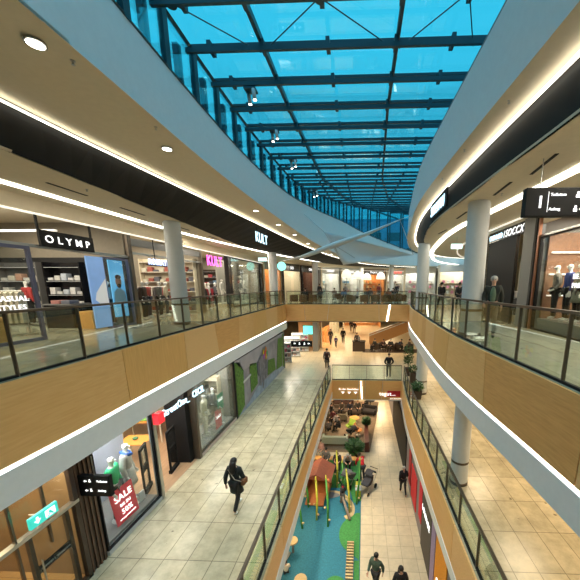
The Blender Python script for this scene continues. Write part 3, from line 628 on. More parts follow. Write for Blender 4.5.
# ------------------------------------------------------------------ cafe on the upper bridge
def armchair():
    t = thing('armchair', 'brown upholstered tub armchair on the upper bridge', 'chair', (0, 0, 0), 0)
    m = mat('brown_leather', (.17, .075, .03), .55, noise=.1)
    B(-.30, .30, -.28, .30, .28, .44, .04).build('seat', m, t)
    MB().loft([[(a[0], a[1], .18), (a[0], a[1], .78 if i in (3, 4, 5) else .72), (a[0] * .82, a[1] * .82, .78 if i in (3, 4, 5) else .72), (a[0] * .82, a[1] * .82, .18)] for i, a in enumerate([(-.36, .3), (-.37, 0), (-.34, -.25), (-.2, -.36), (0, -.39), (.2, -.36), (.34, -.25), (.37, 0), (.36, .3)])]).build('backrest', m, t)
    for sx_, sy in ((-1, -1), (1, -1), (-1, 1), (1, 1)): MB().tube([(sx_ * .24, sy * .22, .28), (sx_ * .28, sy * .26, 0)], .02, 6).build('leg', M_dbrown, t)
    return t
ac = armchair()
ACS = [(-6.0, 26.6, .2, 'at the left end of the bridge by the corner of the railing'), (-5.1, 26.4, 0, 'second from the left along the bridge railing'), (-4.3, 26.5, .1, 'third from the left along the bridge railing'), (-.95, 26.5, -.3, 'left of the curved white chair at mid bridge'),
       (.2, 26.4, .1, 'just left of the middle of the bridge'), (1.2, 26.5, -.1, 'right of the bridge middle, first of a pair'), (2.1, 26.5, .15, 'right part of the bridge, near the slanted light line'), (2.85, 26.5, -.1, 'right part of the bridge, next to last'), (3.6, 27.3, .2, 'at the right end of the bridge by the railing bend'),
       (-5.3, 29.4, 3.0, 'in the second row, left side'), (-2.4, 30, 2.8, 'in the second row, left of the big lamps'), (2.6, 30.0, 3.3, 'in the second row, right of the lamps'), (3.6, 30.2, 3.0, 'in the second row, far right')]
for i, (x, y, r, lb) in enumerate(ACS):
    if i == 0: ac.location = (x, y, 0); ac.rotation_euler.z = r; ac['label'] = 'brown tub armchair at the left railing corner of the bridge'; ac['group'] = 'armchairs on the bridge'
    else: dup(ac, (x, y, 0), r, 'brown tub armchair ' + lb, 'armchairs on the bridge')
wc = thing('wire_chair', 'white frame chair on the bridge left of the people at the table', 'chair', (-3.3, 26.6, 0), .3, 'white chairs on the bridge')
MW = mat('white_metal', (.7, .7, .68), .4)
B(-.24, .24, -.24, .24, .42, .45, .01).build('seat', MW, wc); 
for k in range(5): MB().tube([(-.22 + k * .11, -.24, .45), (-.22 + k * .11, -.32, .86)], .012, 6).build('back_slat', MW, wc)
MB().tube([(-.25, -.32, .86), (.25, -.32, .86)], .016, 6).build('top_bar', MW, wc)
for sx_, sy in ((-1, -1), (1, -1), (-1, 1), (1, 1)): MB().tube([(sx_ * .22, sy * .22, .43), (sx_ * .26, sy * .27, 0)], .014, 6).build('leg', MW, wc)
for x, y, r, lb in ((-2.55, 26.9, -.2, 'white frame chair on the bridge, second from the left'), (1.35, 28.1, 2.6, 'white frame chair behind the brown armchairs right of the bridge middle'), (-.2, 27.9, 1.2, 'white frame chair at the middle of the bridge')): dup(wc, (x, y, 0), r, lb, 'white chairs on the bridge')
ct = thing('cafe_table', 'dark square cafe table', 'table', (-5.6, 27.5, 0), 0, 'cafe tables on the bridge')
B(-.38, .38, -.38, .38, .71, .75, .01).build('tabletop', M_dbrown, ct); MB().tube([(0, 0, .02), (0, 0, .71)], .035, 8).build('table_post', M_steel, ct); MB().lathe([(.24, 0), (.24, .02)]).build('foot_plate', M_steel, ct)
ct['label'] = 'dark cafe table near the left end of the bridge'
TBL = [(-4.0, 27.6, 'dark cafe table left of the white frame chairs'), (-1.6, 27.7, 'dark cafe table under the left cafe lamp'), (.6, 27.5, 'dark cafe table at the middle of the bridge'), (2.4, 27.6, 'dark cafe table at the right of the bridge'), (-3.6, 31, 'dark cafe table in the back row, left'), (.2, 31.3, 'dark cafe table in the back row, middle'), (3, 31.3, 'dark cafe table in the back row, right')]
for x, y, lb in TBL: dup(ct, (x, y, 0), 0, lb, 'cafe tables on the bridge')
CP = [(-5.3, 28.4, 3.1, (.02, .02, .03), 'b', 'in black at the left cafe table'), (-3.9, 28.5, 3.2, (.05, .05, .07), 'br', 'in dark clothes behind the white frame chairs'), (-1.7, 28.6, 3.1, (.12, .2, .36), 'br', 'in a blue shirt under the left cafe lamp'), (-.4, 27.2, 1.6, (.55, .52, .55), 'g', 'in a white top at the middle of the bridge'),
      (.45, 28.6, 3.1, (.03, .03, .03), 'b', 'in black behind the middle cafe table'), (2.5, 28.6, 3.0, (.4, .12, .06), 'br', 'in an orange red top at the right of the bridge'), (-2.9, 32, 3.1, (.3, .22, .2), 'br', 'in beige in the back row, left'), (.9, 32.3, 3.1, (.06, .05, .05), 'b', 'in dark clothes in the back row, middle'), (3.3, 32.4, 3.1, (.03, .03, .04), 'b', 'in black in the back row, right')]
for x, y, r, c, h, lb in CP: person('sit', (x, y, 0), r, 'person sitting ' + lb, c, BLK, h)
for x, y, c, lb in ((-4.6, 33, (.03, .03, .04), 'dark person standing beyond the cafe, left side'), (1.9, 34, (.25, .05, .05), 'person in a red top standing beyond the cafe lamps'), (3.9, 34.5, (.02, .02, .03), 'person in black standing beyond the cafe, right side'), (-1.9, 35, (.3, .3, .3), 'person in grey standing beyond the left cafe lamp')):
    person('stand', (x, y, 0), 2.8, lb, c, BLK, 'br')
fl = thing('cafe_lamp', 'large white bell shaped cafe lamp, leftmost and biggest', 'lamp', (-1.5, 29.5, 0), 0, 'white cafe lamps'); 
M_shade = mat('lamp_shade', (.9, .85, .75), .8, emit=(1, .86, .62), es=.75)
MB().lathe([(.5, 2.32), (.47, 2.6), (.36, 2.9), (.12, 3.08), (.10, 3.08), (.34, 2.88), (.45, 2.6), (.48, 2.32)], n=24).build('lamp_shade', M_shade, fl, True)
MB().tube([(0, 0, .03), (0, 0, 3.06)], .025, 8).build('pole', M_steel, fl); MB().lathe([(.3, 0), (.3, .03)]).build('base', M_steel, fl)
for x, y, s, lb in ((-.45, 30.5, .96, 'white bell shaped cafe lamp, second from the left'), (.48, 30.5, .9, 'white bell shaped cafe lamp, third from the left'), (1.85, 30.5, .93, 'white bell shaped cafe lamp, rightmost of the four')): dup(fl, (x, y, 0), 0, lb, 'white cafe lamps', s)

# ------------------------------------------------------------------ sail sculpture
M_sail = mat('sail_fabric', (.72, .76, .78), .6)
ss = thing('sail_sculpture', 'white sail sculpture with a tapering spar and stretched fabric above the cafe bridge', 'sculpture', (0, 0, 0))
MB().tube([(-5.6, 20.6, 3.15), (-4.0, 20.4, 3.4), (-1.8, 20, 4.1), (.3, 19.8, 4.75), (2.5, 19.65, 5.6)], [.02, .11, .19, .11, .02], 10).build('spar', mat('spar_paint', (.62, .62, .60), .5), ss, True)
def sail(A, Bq, C, sag, name):
    A, Bq, C = Vector(A), Vector(Bq), Vector(C); n = 12; rings = []
    nr = (Bq - A).cross(C - A).normalized()
    for i in range(n + 1):
        t = i / n; r = []
        for k in range(n + 1):
            u = k / n; p = A.lerp(Bq, t).lerp(C.lerp(Bq, t), u); f = math.sin(PI * t) * math.sin(PI * (u * .8 + .1)) * sag
            mid = (A.lerp(C, u)).lerp(Bq, t); p = mid + nr * f + Vector((0, 0, -.6 * math.sin(PI * t) * (1 - abs(2 * u - 1)) * sag)); r.append(tuple(p))
        rings.append(r + [(q[0], q[1] + .015, q[2]) for q in r[::-1]])
    MB().loft(rings).build(name, M_sail, ss, True)
sail((-2.6, 21.0, 5.1), (3.3, 20.3, 3.5), (-1.3, 21.2, 2.95), .5, 'fabric')
for a, b_ in (((-2.6, 21, 5.1), (-1.8, 20, 4.1)), ((-1.8, 20, 4.1), (-1.3, 21.2, 2.95)), ((-1.8, 20, 4.1), (-.3, 21.4, 3.3)), ((-2.6, 21, 5.1), (-3.86, 21.1, 6.2)), ((2.3, 19.65, 5.5), (3.3, 20.3, 3.5)), ((2.45, 19.65, 5.58), (2.95, 19.7, 5.75))):
    MB().tube([a, b_], .018, 6).build('cable', M_steel, ss)

# ------------------------------------------------------------------ hanging way sign, upper right
hs = thing('hanging_sign', 'black hanging way sign with a white number one, upper right', 'sign', (3.27, 6.6, 2.96))
B(0, 2.3, 0, .16, 0, .54, .01).build('sign_box', M_black, hs)
text('1', .32, M_textw, hs, (.20, -.015, .16), FY, bold=.008)
text('Toiletten', .075, M_textw, hs, (.47, -.012, .38), FY); text('Aufzug', .075, M_textw, hs, (.46, -.012, .11), FY)
B(.43, .437, -.012, -.002, .08, .46).build('divider', M_textw, hs)
B(1.2, 1.207, -.012, -.002, .08, .46).build('divider', M_textw, hs)
def icon(par, x, z, s, m=M_textw):
    MB().lathe([(s * .28, -.002), (s * .28, .002)], n=10).build('icon', m, par, loc=(x, -.012, z + s * .5), rot=(PI / 2, 0, 0))
    B(x - s * .4, x + s * .4, -.014, -.006, z - s * .5, z + s * .15).build('icon', m, par)
def arrow(par, x, z, s, m=M_textw, y=-.012):
    MB().prism([(x - s, z), (x, z + s * .8), (x, z + s * .3), (x + s, z + s * .3), (x + s, z - s * .3), (x, z - s * .3), (x, z - s * .8)], y, y + .008, 'xz').build('arrow', m, par)
icon(hs, 1.0, .39, .09); arrow(hs, 1.12, .40, .045); icon(hs, .98, .13, .09); arrow(hs, 1.10, .13, .045)
for x in (.3, 1.9): MB().tube([(x, .08, .54), (x, .08, 1.1)], .012, 6).build('hanger', M_steel, hs)
# ------------------------------------------------------------------ shop interiors: shared builders
M_shopfloor = tiles('shop_floor', (.33, .30, .24), (.36, .33, .27), (.2, .18, .14), .6, .6, .3)
M_herring = wood('herringbone', (.34, .20, .11), (.46, .29, .17), 1, .4)
def garment_mesh(long=False, kind='shirt'):
    h = 1.0 if long else .72
    poly = [(-.06, 0), (-.20, -.05), (-.30, -.52), (-.22, -.55), (-.17, -.26), (-.19, -h), (.19, -h), (.17, -.26), (.22, -.55), (.30, -.52), (.20, -.05), (.06, 0), (0, -.04)]
    return MB().prism(poly, -.035, .035, 'xz')
def garment(loc, rz, col, label, group, long=False):
    o = garment_mesh(long).build('hanging_garment', cloth(col), None, loc=loc, rot=(0, 0, rz)); return tag(o, label, 'clothes', group)
def rack(loc, rz, L, cols, where, h=1.45, long=False, tone='garment'):
    t = thing('clothes_rack', 'clothes rack ' + where, 'clothes rack', loc, rz)
    MB().tube([(-L / 2, 0, h), (L / 2, 0, h)], .015, 6).build('hanging_rail', M_steel, t)
    for s in (-1, 1): MB().tube([(s * L / 2, 0, h), (s * L / 2, 0, 0)], .015, 6).build('upright', M_steel, t); B(s * L / 2 - .02, s * L / 2 + .02, -.25, .25, 0, .03).build('foot', M_steel, t)
    n = int(L / .14); g0 = {}
    for k in range(n):
        x = -L / 2 + (k + .5) * L / n; c = cols[(k * 7 + k // 3) % len(cols)]
        p = Vector((x * math.cos(rz), x * math.sin(rz), 0)) + Vector(loc); q = (p.x, p.y, loc[2] + h - .02)
        if c in g0: d = g0[c].copy(); COL.objects.link(d); d.location = q
        else: g0[c] = garment(q, rz + PI / 2 + .25, c, cname(c) + ' ' + tone + ' on rack ' + where, 'garments on the rack ' + where, long)
    return t
def cname(c):
    r, g, b = c; m = max(c)
    if m < .06: return 'black'
    if min(c) > .45: return 'white'
    if r > 2.2 * g and r > 2 * b: return 'red' if g < .15 else 'orange'
    if b > 1.5 * r and b > g: return 'blue'
    if g > 1.3 * r and g > 1.1 * b: return 'green'
    if r > 1.25 * b: return 'beige' if m > .3 else 'brown'
    return 'grey'
def shelf(loc, rz, w_, h, n, where, m=M_dbrown, cols=((.6, .6, .6),), items=4, back=True, d=.35):
    t = thing('shelf_unit', 'shelf unit ' + where, 'shelf', loc, rz)
    if back: B(-w_ / 2, w_ / 2, 0, .03, 0, h).build('back_panel', m, t)
    for s in (-1, 1): B(s * w_ / 2 - .02, s * w_ / 2 + .02, -d, 0, 0, h).build('side_panel', m, t)
    c_, s_ = math.cos(rz), math.sin(rz)
    for k in range(n):
        z = .12 + k * (h - .3) / max(1, n - 1) if n > 1 else .8
        B(-w_ / 2 + .02, w_ / 2 - .02, -d, 0, z - .025, z).build('shelf_board', m, t)
        lo = B(-w_ / 2 + .04, w_ / 2 - .04, -d + .01, -d + .02, z - .035, z - .027).build('shelf_light', M_ledsoft, t)
        sw = (w_ - .1) / items; first = {}
        if k == n - 1: continue
        for i in range(items):
            x = -w_ / 2 + .05 + (i + .5) * sw; c = cols[(i * 5 + k * 3) % len(cols)]; hh = .12 + .08 * ((i + k) % 3)
            L_ = (loc[0] + x * c_ + .17 * s_, loc[1] + x * s_ - .17 * c_, loc[2] + z + .001)
            if (c, hh) in first: o = first[(c, hh)].copy(); COL.objects.link(o); o.location = L_
            else:
                m_ = MB(); q = hh / 3
                m_.box(-sw * .4, sw * .4, -.13, .13, 0, hh, .02)
                o = m_.build('folded_clothes', cloth(c), None, loc=L_, rot=(0, 0, rz)); first[(c, hh)] = o
            tag(o, cname(c) + ' pile on shelves ' + where, 'clothes', 'goods in the shelf unit ' + where)
    return t
def box_room(x0, x1, y0, y1, z0, z1, mw, names, mback=None):
    """back wall and two side walls of a shop; x1 is the open front"""
    s_ = 1 if x1 > x0 else -1
    struct(B(min(x0, x0 - .1 * s_), max(x0, x0 - .1 * s_), y0, y1, z0, z1).build('wall_' + names + '_back', mback or mw))
    struct(B(min(x0, x1), max(x0, x1), y1 - .06, y1 + .06, z0, z1).build('wall_' + names + '_side', mw))
def post(x, y0, y1, z0, z1, m, nm='trim_post', d=.16): return struct(B(x - d, x, y0, y1, z0, z1).build(nm, m))
def pane(name, label, x, y0, y1, z0, z1, m_frame, cat='shop window', fr=.05, dirn='y', group=None):
    t = thing(name, label, cat, (x, (y0 + y1) / 2, z0), 0, group); L = (y1 - y0) / 2; H = z1 - z0
    B(-.012, .012, -L + fr, L - fr, fr, H - fr).build('glass', M_shop, t)
    for a in ((-L, -L + fr, 0, H), (L - fr, L, 0, H)): B(-.04, .04, *a).build('frame_side', m_frame, t)
    for a in ((-L + fr, L - fr, 0, fr), (-L + fr, L - fr, H - fr, H)): B(-.04, .04, *a).build('frame_rail', m_frame, t)
    return t
M_shopwall = mat('shop_wall', (.30, .265, .21), .8, noise=.05); M_blackwall = mat('black_wall', (.02, .02, .021), .7); M_lav = mat('lavender_frame', (.13, .14, .24), .45, .2)
M_orange = mat('orange_wall', (.62, .30, .12), .7, noise=.08); M_greyw = mat('grey_wall', (.16, .16, .155), .7)

# ---- upper left: first menswear shop (Y 5 .. 12.3)
box_room(-15, -9.6, 3, 12.3, 0, 2.7, M_blackwall, 'menswear', M_greyw)
box_room(-15, -9.6, 3, 12.3, 2.7, 4.05, M_shopwall, 'menswear_upper')
for k in range(3): struct(B(-14.8, -9.9, 4.6 + k * 2.6, 4.7 + k * 2.6, 3.3, 3.36).build('trim_track_light', M_ledsoft))
area('shop_ceiling_light', (-12, 8.5, 3.9), 3.5, 5, 230, NEUT)
struct(B(-9.66, -9.5, 3, 12.3, 2.68, 2.76).build('trim_transom_1', M_steel))
sg = thing('shop_sign', 'black sign panel with wide white lettering above the menswear shop', 'sign', (-9.42, 8.85, 2.72))
B(-.07, 0, 0, 1.8, 0, .48).build('sign_panel', M_black, sg)
text('O L Y M P', .30, M_textw, sg, (.012, .13, .13), FX, sx=1.08, bold=.008, ext=.006)
for y in (-.02, 1.72): B(-.05, .0, y, y + .05, .48, .95).build('hanger', M_black, sg)
pane('shop_window', 'menswear shop window with lavender frame and white CASUAL STYLES lettering', -9.5, 6.0, 8.55, 0.0, 2.68, M_lav, fr=.09)
ws = thing('window_lettering', 'white CASUAL STYLES lettering on the left menswear window', 'lettering', (-9.44, 7.0, 1.15))
text('CASUAL', .2, M_textw, ws, (0, .38, .02), FX, sx=1.1, bold=.004); text('STYLES', .2, M_textw, ws, (0, .42, -.22), FX, sx=1.1, bold=.004)
pane('shop_window', 'menswear shop window with lavender frame in front of the portrait poster', -9.5, 10.95, 12.2, 0, 2.62, M_lav, fr=.06)
bn = thing('blue_banner', 'tall light blue banner with a white shirt printed on it', 'banner', (-9.42, 10.25, .08))
B(-.05, 0, 0, .68, 0, 2.5).build('banner_panel', mat('banner_blue', (.20, .36, .66), .5, emit=(.2, .36, .7), es=.35, noise=.12, nscale=1.5), bn)
MB().prism([(.12, 1.0), (.30, .85), (.66, .82), (.66, 1.75), (.42, 1.5), (.2, 1.25)], .002, .008, 'yz').build('printed_shirt', mat('print_white', (.7, .72, .75), .6, emit=(.7, .72, .75), es=.25), bn)
po = thing('portrait_poster', 'light blue poster with the head of a bearded person', 'poster', (-9.7, 11.48, .35)); B(-.05, 0, .05, .63, -.35, 0).build('stand', M_grey, po)
B(-.04, 0, 0, .68, 0, 2.2).build('poster_panel', mat('poster_blue', (.12, .42, .72), .5, emit=(.12, .42, .75), es=.5), po)
MB().ell((.005, .36, 1.38), (.012, .15, .22)).build('printed_face', mat('print_skin', (.55, .33, .24), .6), po, True)
MB().ell((.008, .36, 1.56), (.012, .155, .09)).build('printed_hair', HAIR['br'], po, True)
MB().ell((.012, .36, 1.22), (.012, .11, .09)).build('printed_beard', HAIR['br'], po, True)
MB().prism([(.03, .55), (.66, .55), (.62, .98), (.45, 1.12), (.26, 1.12), (.08, .98)], .002, .008, 'yz').build('printed_shirt', mat('print_lblue', (.35, .6, .85), .6), po)
shelf((-12.0, 12.2, 0), 0, 1.5, 2.5, 5, 'on the black wall beside the cream jackets', M_blackg, ((.62, .62, .62), (.5, .55, .62), (.6, .6, .58)), 5)
shelf((-13.9, 12.2, 0), 0, 1.7, 2.5, 5, 'on the back wall behind the CASUAL lettering', M_greyw, ((.62, .62, .6), (.5, .3, .22), (.6, .58, .5)), 5)
rack((-11.2, 9.2, 0), .25, .75, ((.62, .58, .45), (.58, .53, .42)), 'with cream jackets behind the black upper left rail', 1.42, True, 'jacket')
rack((-11.4, 7.9, 0), .2, .6, ((.55, .13, .05), (.35, .06, .04)), 'with orange jackets by the lavender frame', 1.4, True, 'jacket')
t = thing('display_counter', 'black display counter in the menswear shop', 'counter', (-11.3, 11.2, 0)); B(-.55, .5, -.4, .4, 0, .86).build('counter_body', M_blackg, t); B(-.6, .55, -.45, .45, .86, .9).build('counter_top', M_grey, t)
for x, y, c, lb in ((-11.5, 11.1, (.45, .2, .18), 'reddish pile of shirts on the black counter, left'), (-11.1, 11.1, (.15, .16, .2), 'dark blue pile of shirts on the black counter, right')): tag(B(-.17, .17, -.2, .2, 0, .13, .02).build('folded_clothes', cloth(c), None, loc=(x, y, .901)), lb, 'clothes')
for i, (x, y, h, lb) in enumerate(((-10.1, 6.9, .85, 'tall oak display plinth in the left window corner'), (-10.2, 7.7, .7, 'lower oak display plinth beside the tall one in the left window'), (-10.2, 10.95, .62, 'brown plinth between banner and portrait poster'))):
    t = thing('display_plinth', lb, 'plinth', (x, y, 0)); B(-.3, .3, -.3, .3, 0, h, .01).build('plinth_body', M_wood[0], t); B(-.28, .28, -.28, .28, h, h + .02).build('plinth_top', M_wood[2], t)
mannequin((-10.15, 11.75, 0), -1.3, 'mannequin in a white printed jacket and black trousers beside the portrait poster', (.5, .5, .48), BLK)
post(-9.46, 12.3, 12.5, 0, 4.05, M_bronze, 'trim_post_1', .2)
tag(B(-.05, .05, -.12, .12, 0, .09).build('emergency_light', mat('pale_sign', (.6, .9, .9), .5, emit=(.6, .95, .95), es=1.2), None, loc=(-9.8, 7.9, 2.98)), 'small pale lit emergency sign above the first menswear window', 'sign')
# ---- second shop (Y 12.5 .. 18)
box_room(-15, -9.6, 12.4, 18, 0, 4.05, M_shopwall, 'second')
area('shop_ceiling_light', (-12, 15.2, 3.9), 4, 4, 220, NEUT)
struct(B(-9.66, -9.5, 12.5, 18, 2.86, 2.94).build('trim_transom_2', M_steel)); struct(B(-9.60, -9.52, 12.5, 18, 3.2, 3.5).build('trim_header_2', M_grey))
sg_ = sg = thing('shop_sign', 'small blue white lit lettering partly behind the first left column', 'sign', (-9.4, 13.3, 2.4)); B(-.06, -.03, -.05, 2.2, .05, .1).build('mounting_bar', M_black, sg); B(-.06, -.03, .5, .53, .1, 1.25).build('hanger', M_black, sg)
text('ROBIATHO', .36, mat('blue_sign', (.5, .6, 1), .5, emit=(.45, .6, 1), es=2), sg, (0, 0, .1), FX, sx=.95, bold=.012)
for i, (x, y, c, l, lb) in enumerate(((-10.2, 13.8, (.05, .03, .02), BLK, 'mannequin in a dark brown coat right behind the bronze post'), (-10.5, 14.5, (.35, .06, .05), NAVY, 'mannequin in a red jacket left of the first column'), (-10.2, 14.95, (.10, .10, .09), BLK, 'mannequin in a grey jacket left of the first column'), (-10.3, 15.6, (.45, .4, .3), DGREY, 'mannequin in beige touching the first column'))): mannequin((x, y, 0), -1.4 + .1 * i, lb, c, l)
rack((-12.6, 15.6, 0), .1, 2.2, ((.05, .05, .06), (.25, .04, .04), (.3, .28, .22), (.03, .03, .05)), 'deep inside the second shop', 1.45)
rack((-12.2, 17.0, 0), .1, 1.8, ((.4, .35, .3), (.06, .05, .05), (.2, .05, .05)), 'inside the second shop beside its right wall', 1.5)
shelf((-11.4, 17.9, 0), 0, 3.2, 3.1, 6, 'on the right wall of the second shop', M_cream, ((.5, .48, .4), (.1, .1, .12), (.3, .08, .06)), 9)
post(-9.46, 17.9, 18.05, 0, 4.05, M_bronze, 'trim_post_2')
# ---- third shop with magenta sign (Y 18 .. 28.5)
box_room(-15, -9.6, 18.1, 28.4, 0, 4.05, M_shopwall, 'third')
area('shop_ceiling_light', (-12, 21, 3.9), 4, 4, 240, NEUT); area('shop_ceiling_light', (-12, 25.6, 3.9), 4, 4, 240, NEUT)
sg = thing('shop_sign', 'glowing magenta lettering over a shop entrance', 'sign', (-9.4, 18.45, 2.8)); B(-.06, -.03, 0, 2.2, .25, .3).build('mounting_bar', M_black, sg); B(-.06, -.03, .5, .53, .3, 1.24).build('hanger', M_black, sg)
text('KULT', .86, M_textm, sg, (0, 0, 0), FX, sx=.92, bold=.03)
struct(MB().lathe([(.3, 0), (.3, 4.05)], -11.2, 20.6, 24).build('trim_inner_column', M_white))
rack((-10.4, 18.9, 0), 1.2, 1.3, ((.03, .03, .03), (.35, .03, .04), (.02, .02, .03)), 'with black and red clothes left of the inner column', 1.4)
rack((-10.7, 21.0, 0), 1.3, .9, ((.40, .03, .05), (.02, .02, .02)), 'with red and black clothes right of the inner column', 1.4)
rack((-12.5, 19.6, 0), .1, 1.8, ((.5, .46, .4), (.05, .05, .05), (.3, .05, .05)), 'deep inside under the magenta sign', 1.6)
for x, y, a in ((-9.5, 21.5, 0), (-9.5, 28.3, 0)): post(x + .06, y, y + .42, 0, 3.75, M_blackg, 'trim_portal', .3)
struct(B(-9.75, -9.44, 21.5, 28.75, 3.6, 3.78).build('trim_portal_head', M_blackg))
pane('shop_window', 'tall black framed window with white mannequins beside the magenta sign', -9.5, 21.97, 28.28, 0, 3.58, M_black, fr=.08)
struct(B(-11.6, -11.5, 24.0, 28.4, 0, 3.6).build('wall_window_backdrop', mat('backdrop', (.26, .25, .22), .8)))
for i, (y, c, l, k) in enumerate(((22.3, (.55, .55, .52), None, 'first'), (23.2, (.04, .04, .04), (.03, .03, .03), 'second'), (24.2, (.5, .48, .44), (.06, .06, .06), 'third'), (25.4, (.12, .12, .12), (.55, .52, .5), 'fourth'), (26.6, (.55, .5, .45), (.05, .05, .05), 'fifth'))):
    mannequin((-10.4 + .2 * (i % 2), y, .25), -1.5 + .2 * (i % 3), 'white mannequin in the black framed window, %s from the left' % k, c, l, ('stand', 'walk', 'pockets')[i % 3])
tag(B(-10.95, -9.6, 22.0, 28.2, 0, .25, .01).build('display_platform', M_cream), 'low cream platform under the five white mannequins', 'platform')
shelf((-12.9, 28.2, 0), 0, 3.6, 3.0, 6, 'on the end wall of the third shop', M_dbrown, ((.5, .46, .4), (.35, .05, .06), (.08, .08, .1), (.12, .2, .3)), 9)
shelf((-14.9, 24, 0), PI / 2, 5.0, 3.0, 6, 'on the back wall of the third shop', M_dbrown, ((.5, .5, .48), (.3, .05, .05), (.06, .06, .07), (.45, .35, .25)), 10)
rack((-13.0, 23.0, 0), .2, 2.0, ((.5, .5, .5), (.05, .05, .06), (.2, .25, .3), (.4, .3, .2)), 'in the middle of the third shop', 1.6)
for x, y, c, l, lb in ((-10.1, 16.5, (.04, .04, .05), BLK, 'mannequin in black just right of the first left column'), (-10.2, 17.1, (.5, .48, .45), NAVY, 'mannequin in a white top right of the first left column'), (-11.6, 14.2, (.40, .05, .04), BLK, 'mannequin in red standing farther inside the second shop'), (-11.4, 20.0, (.05, .05, .05), BLK, 'mannequin in black at the left of the magenta lettering'), (-11.7, 22.3, (.45, .4, .32), DGREY, 'mannequin in beige behind the inner column'), (-10.4, 21.2, (.10, .10, .12), BLK, 'mannequin in dark grey beside the black portal')):
    mannequin((x, y, 0), -1.2, lb, c, l)
mannequin((-10.2, 19.9, 0), -1.2, 'mannequin in a white shirt under the magenta lettering', (.6, .58, .56), BLK)
mannequin((-13.2, 11.5, 0), -.3, 'mannequin in a red jacket left of the dark counter in the menswear shop', (.5, .05, .05), BLK)
# band sign
sg = thing('band_sign', 'pale blue lit lettering on the dark left ceiling band', 'sign', (-5.95, 17.35, 4.02)); sg.rotation_euler.z = -.05
text('KULT', .76, M_textb, sg, (0, 0, 0), FX, sx=.95, bold=.02); B(-.05, -.02, 0, 2.2, .1, .16).build('mounting_bar', M_black, sg); B(-.05, -.02, .3, .36, .1, .95).build('hanger', M_black, sg); B(-.05, -.02, 1.8, 1.86, .1, .95).build('hanger', M_black, sg)
sg = thing('band_sign', 'pale blue lit sign on the dark right ceiling band seen edge on', 'sign', (2.88, 11.0, 4.22))
B(-.06, -.01, 0, 2.3, 0, .62).build('sign_tray', M_black, sg); text('SHOE4YOU', .52, M_textb, sg, (-.075, 2.25, .1), FNX, sx=.72, bold=.02)
es = thing('exit_sign', 'small pale green white exit sign hanging over the left walkway near the far column', 'sign', (-8.3, 25.6, 3.55)); B(-.35, .35, -.04, .04, 0, .28).build('sign_box', MATS['pale_sign'], es); MB().tube([(0, 0, .28), (0, 0, .5)], .01, 6).build('hanger', M_steel, es)
es = thing('exit_sign', 'small pale exit sign over the curved right walkway', 'sign', (4.9, 16.5, 3.45)); B(-.28, .28, -.04, .04, 0, .24).build('sign_box', MATS['pale_sign'], es); MB().tube([(0, 0, .24), (0, 0, .6)], .01, 6).build('hanger', M_steel, es)

# ---- far shop fronts as units along a curved path
def unit(p0, p1, z0, H, kind, label, sign='', smat=None, wallm=None, side=1, light=(1, .8, .55), power=70, depth=2.6, goods=((.5, .3, .2), (.5, .5, .45), (.1, .1, .12)), sign_z=None):
    a = Vector(p0); b_ = Vector(p1); L = (b_ - a).length; ang = math.atan2(b_.y - a.y, b_.x - a.x)
    t = thing('shop', label, 'shop front', (a.x, a.y, z0), ang)
    wallm = wallm or M_cream; s = side
    def bb(x0, x1, y0, y1, za, zb): return B(x0, x1, min(y0 * s, y1 * s), max(y0 * s, y1 * s), za, zb)
    bb(.02, L - .02, depth, depth + .1, 0, H).build('back_wall', wallm, t)
    bb(.0, .12, 0, depth, 0, H).build('side_wall', wallm, t); bb(L - .12, L, 0, depth, 0, H).build('side_wall', wallm, t)
    bb(.12, L - .12, -.05, .12, H - .8, H).build('header', M_blackg if kind == 'dark' else (M_white if kind == 'white' else M_bronze), t)
    bb(0, .25, -.06, .14, 0, H - .0).build('pier', M_blackg if kind == 'dark' else M_cream, t)
    g = bb(.25, L * .45, 0, .03, 0.05, H - .82).build('glass', M_shop, t); bb(L * .62, L - .12, 0, .03, .05, H - .82).build('glass', M_shop, t)
    for k in range(3): bb(.3, L - .3, depth - .4, depth, .5 + k * .65, .54 + k * .65).build('shelf_board', M_cream, t)
    if sign: text(sign, .42, smat or M_textw, t, (L * .5, -.08 * s, H - .58) if s == 1 else (L * .5, .08, H - .58), FY if s == 1 else (PI / 2, 0, PI), align='CENTER', bold=.012)
    c_, s_ = math.cos(ang), math.sin(ang)
    def W(x, y): return (a.x + x * c_ - y * s * s_, a.y + x * s_ + y * s * c_)
    first = {}
    n = max(3, int(L / .62))
    for k in range(3 if z0 > -1 else 2):
        for i in range(n):
            c = goods[(i * 3 + k) % len(goods)]; x = .45 + (i + .5) * (L - .9) / n; q = W(x, depth - .2)
            if c in first: o = first[c].copy(); COL.objects.link(o); o.location = (q[0], q[1], z0 + .541 + k * .65)
            else: o = B(-.16, .16, -.14, .14, 0, .34, .02).build('shop_goods', cloth(c), None, loc=(q[0], q[1], z0 + .541 + k * .65), rot=(0, 0, ang)); first[c] = o
            tag(o, cname(c) + ' goods in the ' + label.replace('shop front', 'shop'), 'goods', 'goods in the ' + label)
    q = W(L / 2, depth * .5); area('shop_ceiling_light', (q[0], q[1], z0 + H - .15), min(L * .7, 3), 1.2, power, light, (0, 0, ang))
    return t
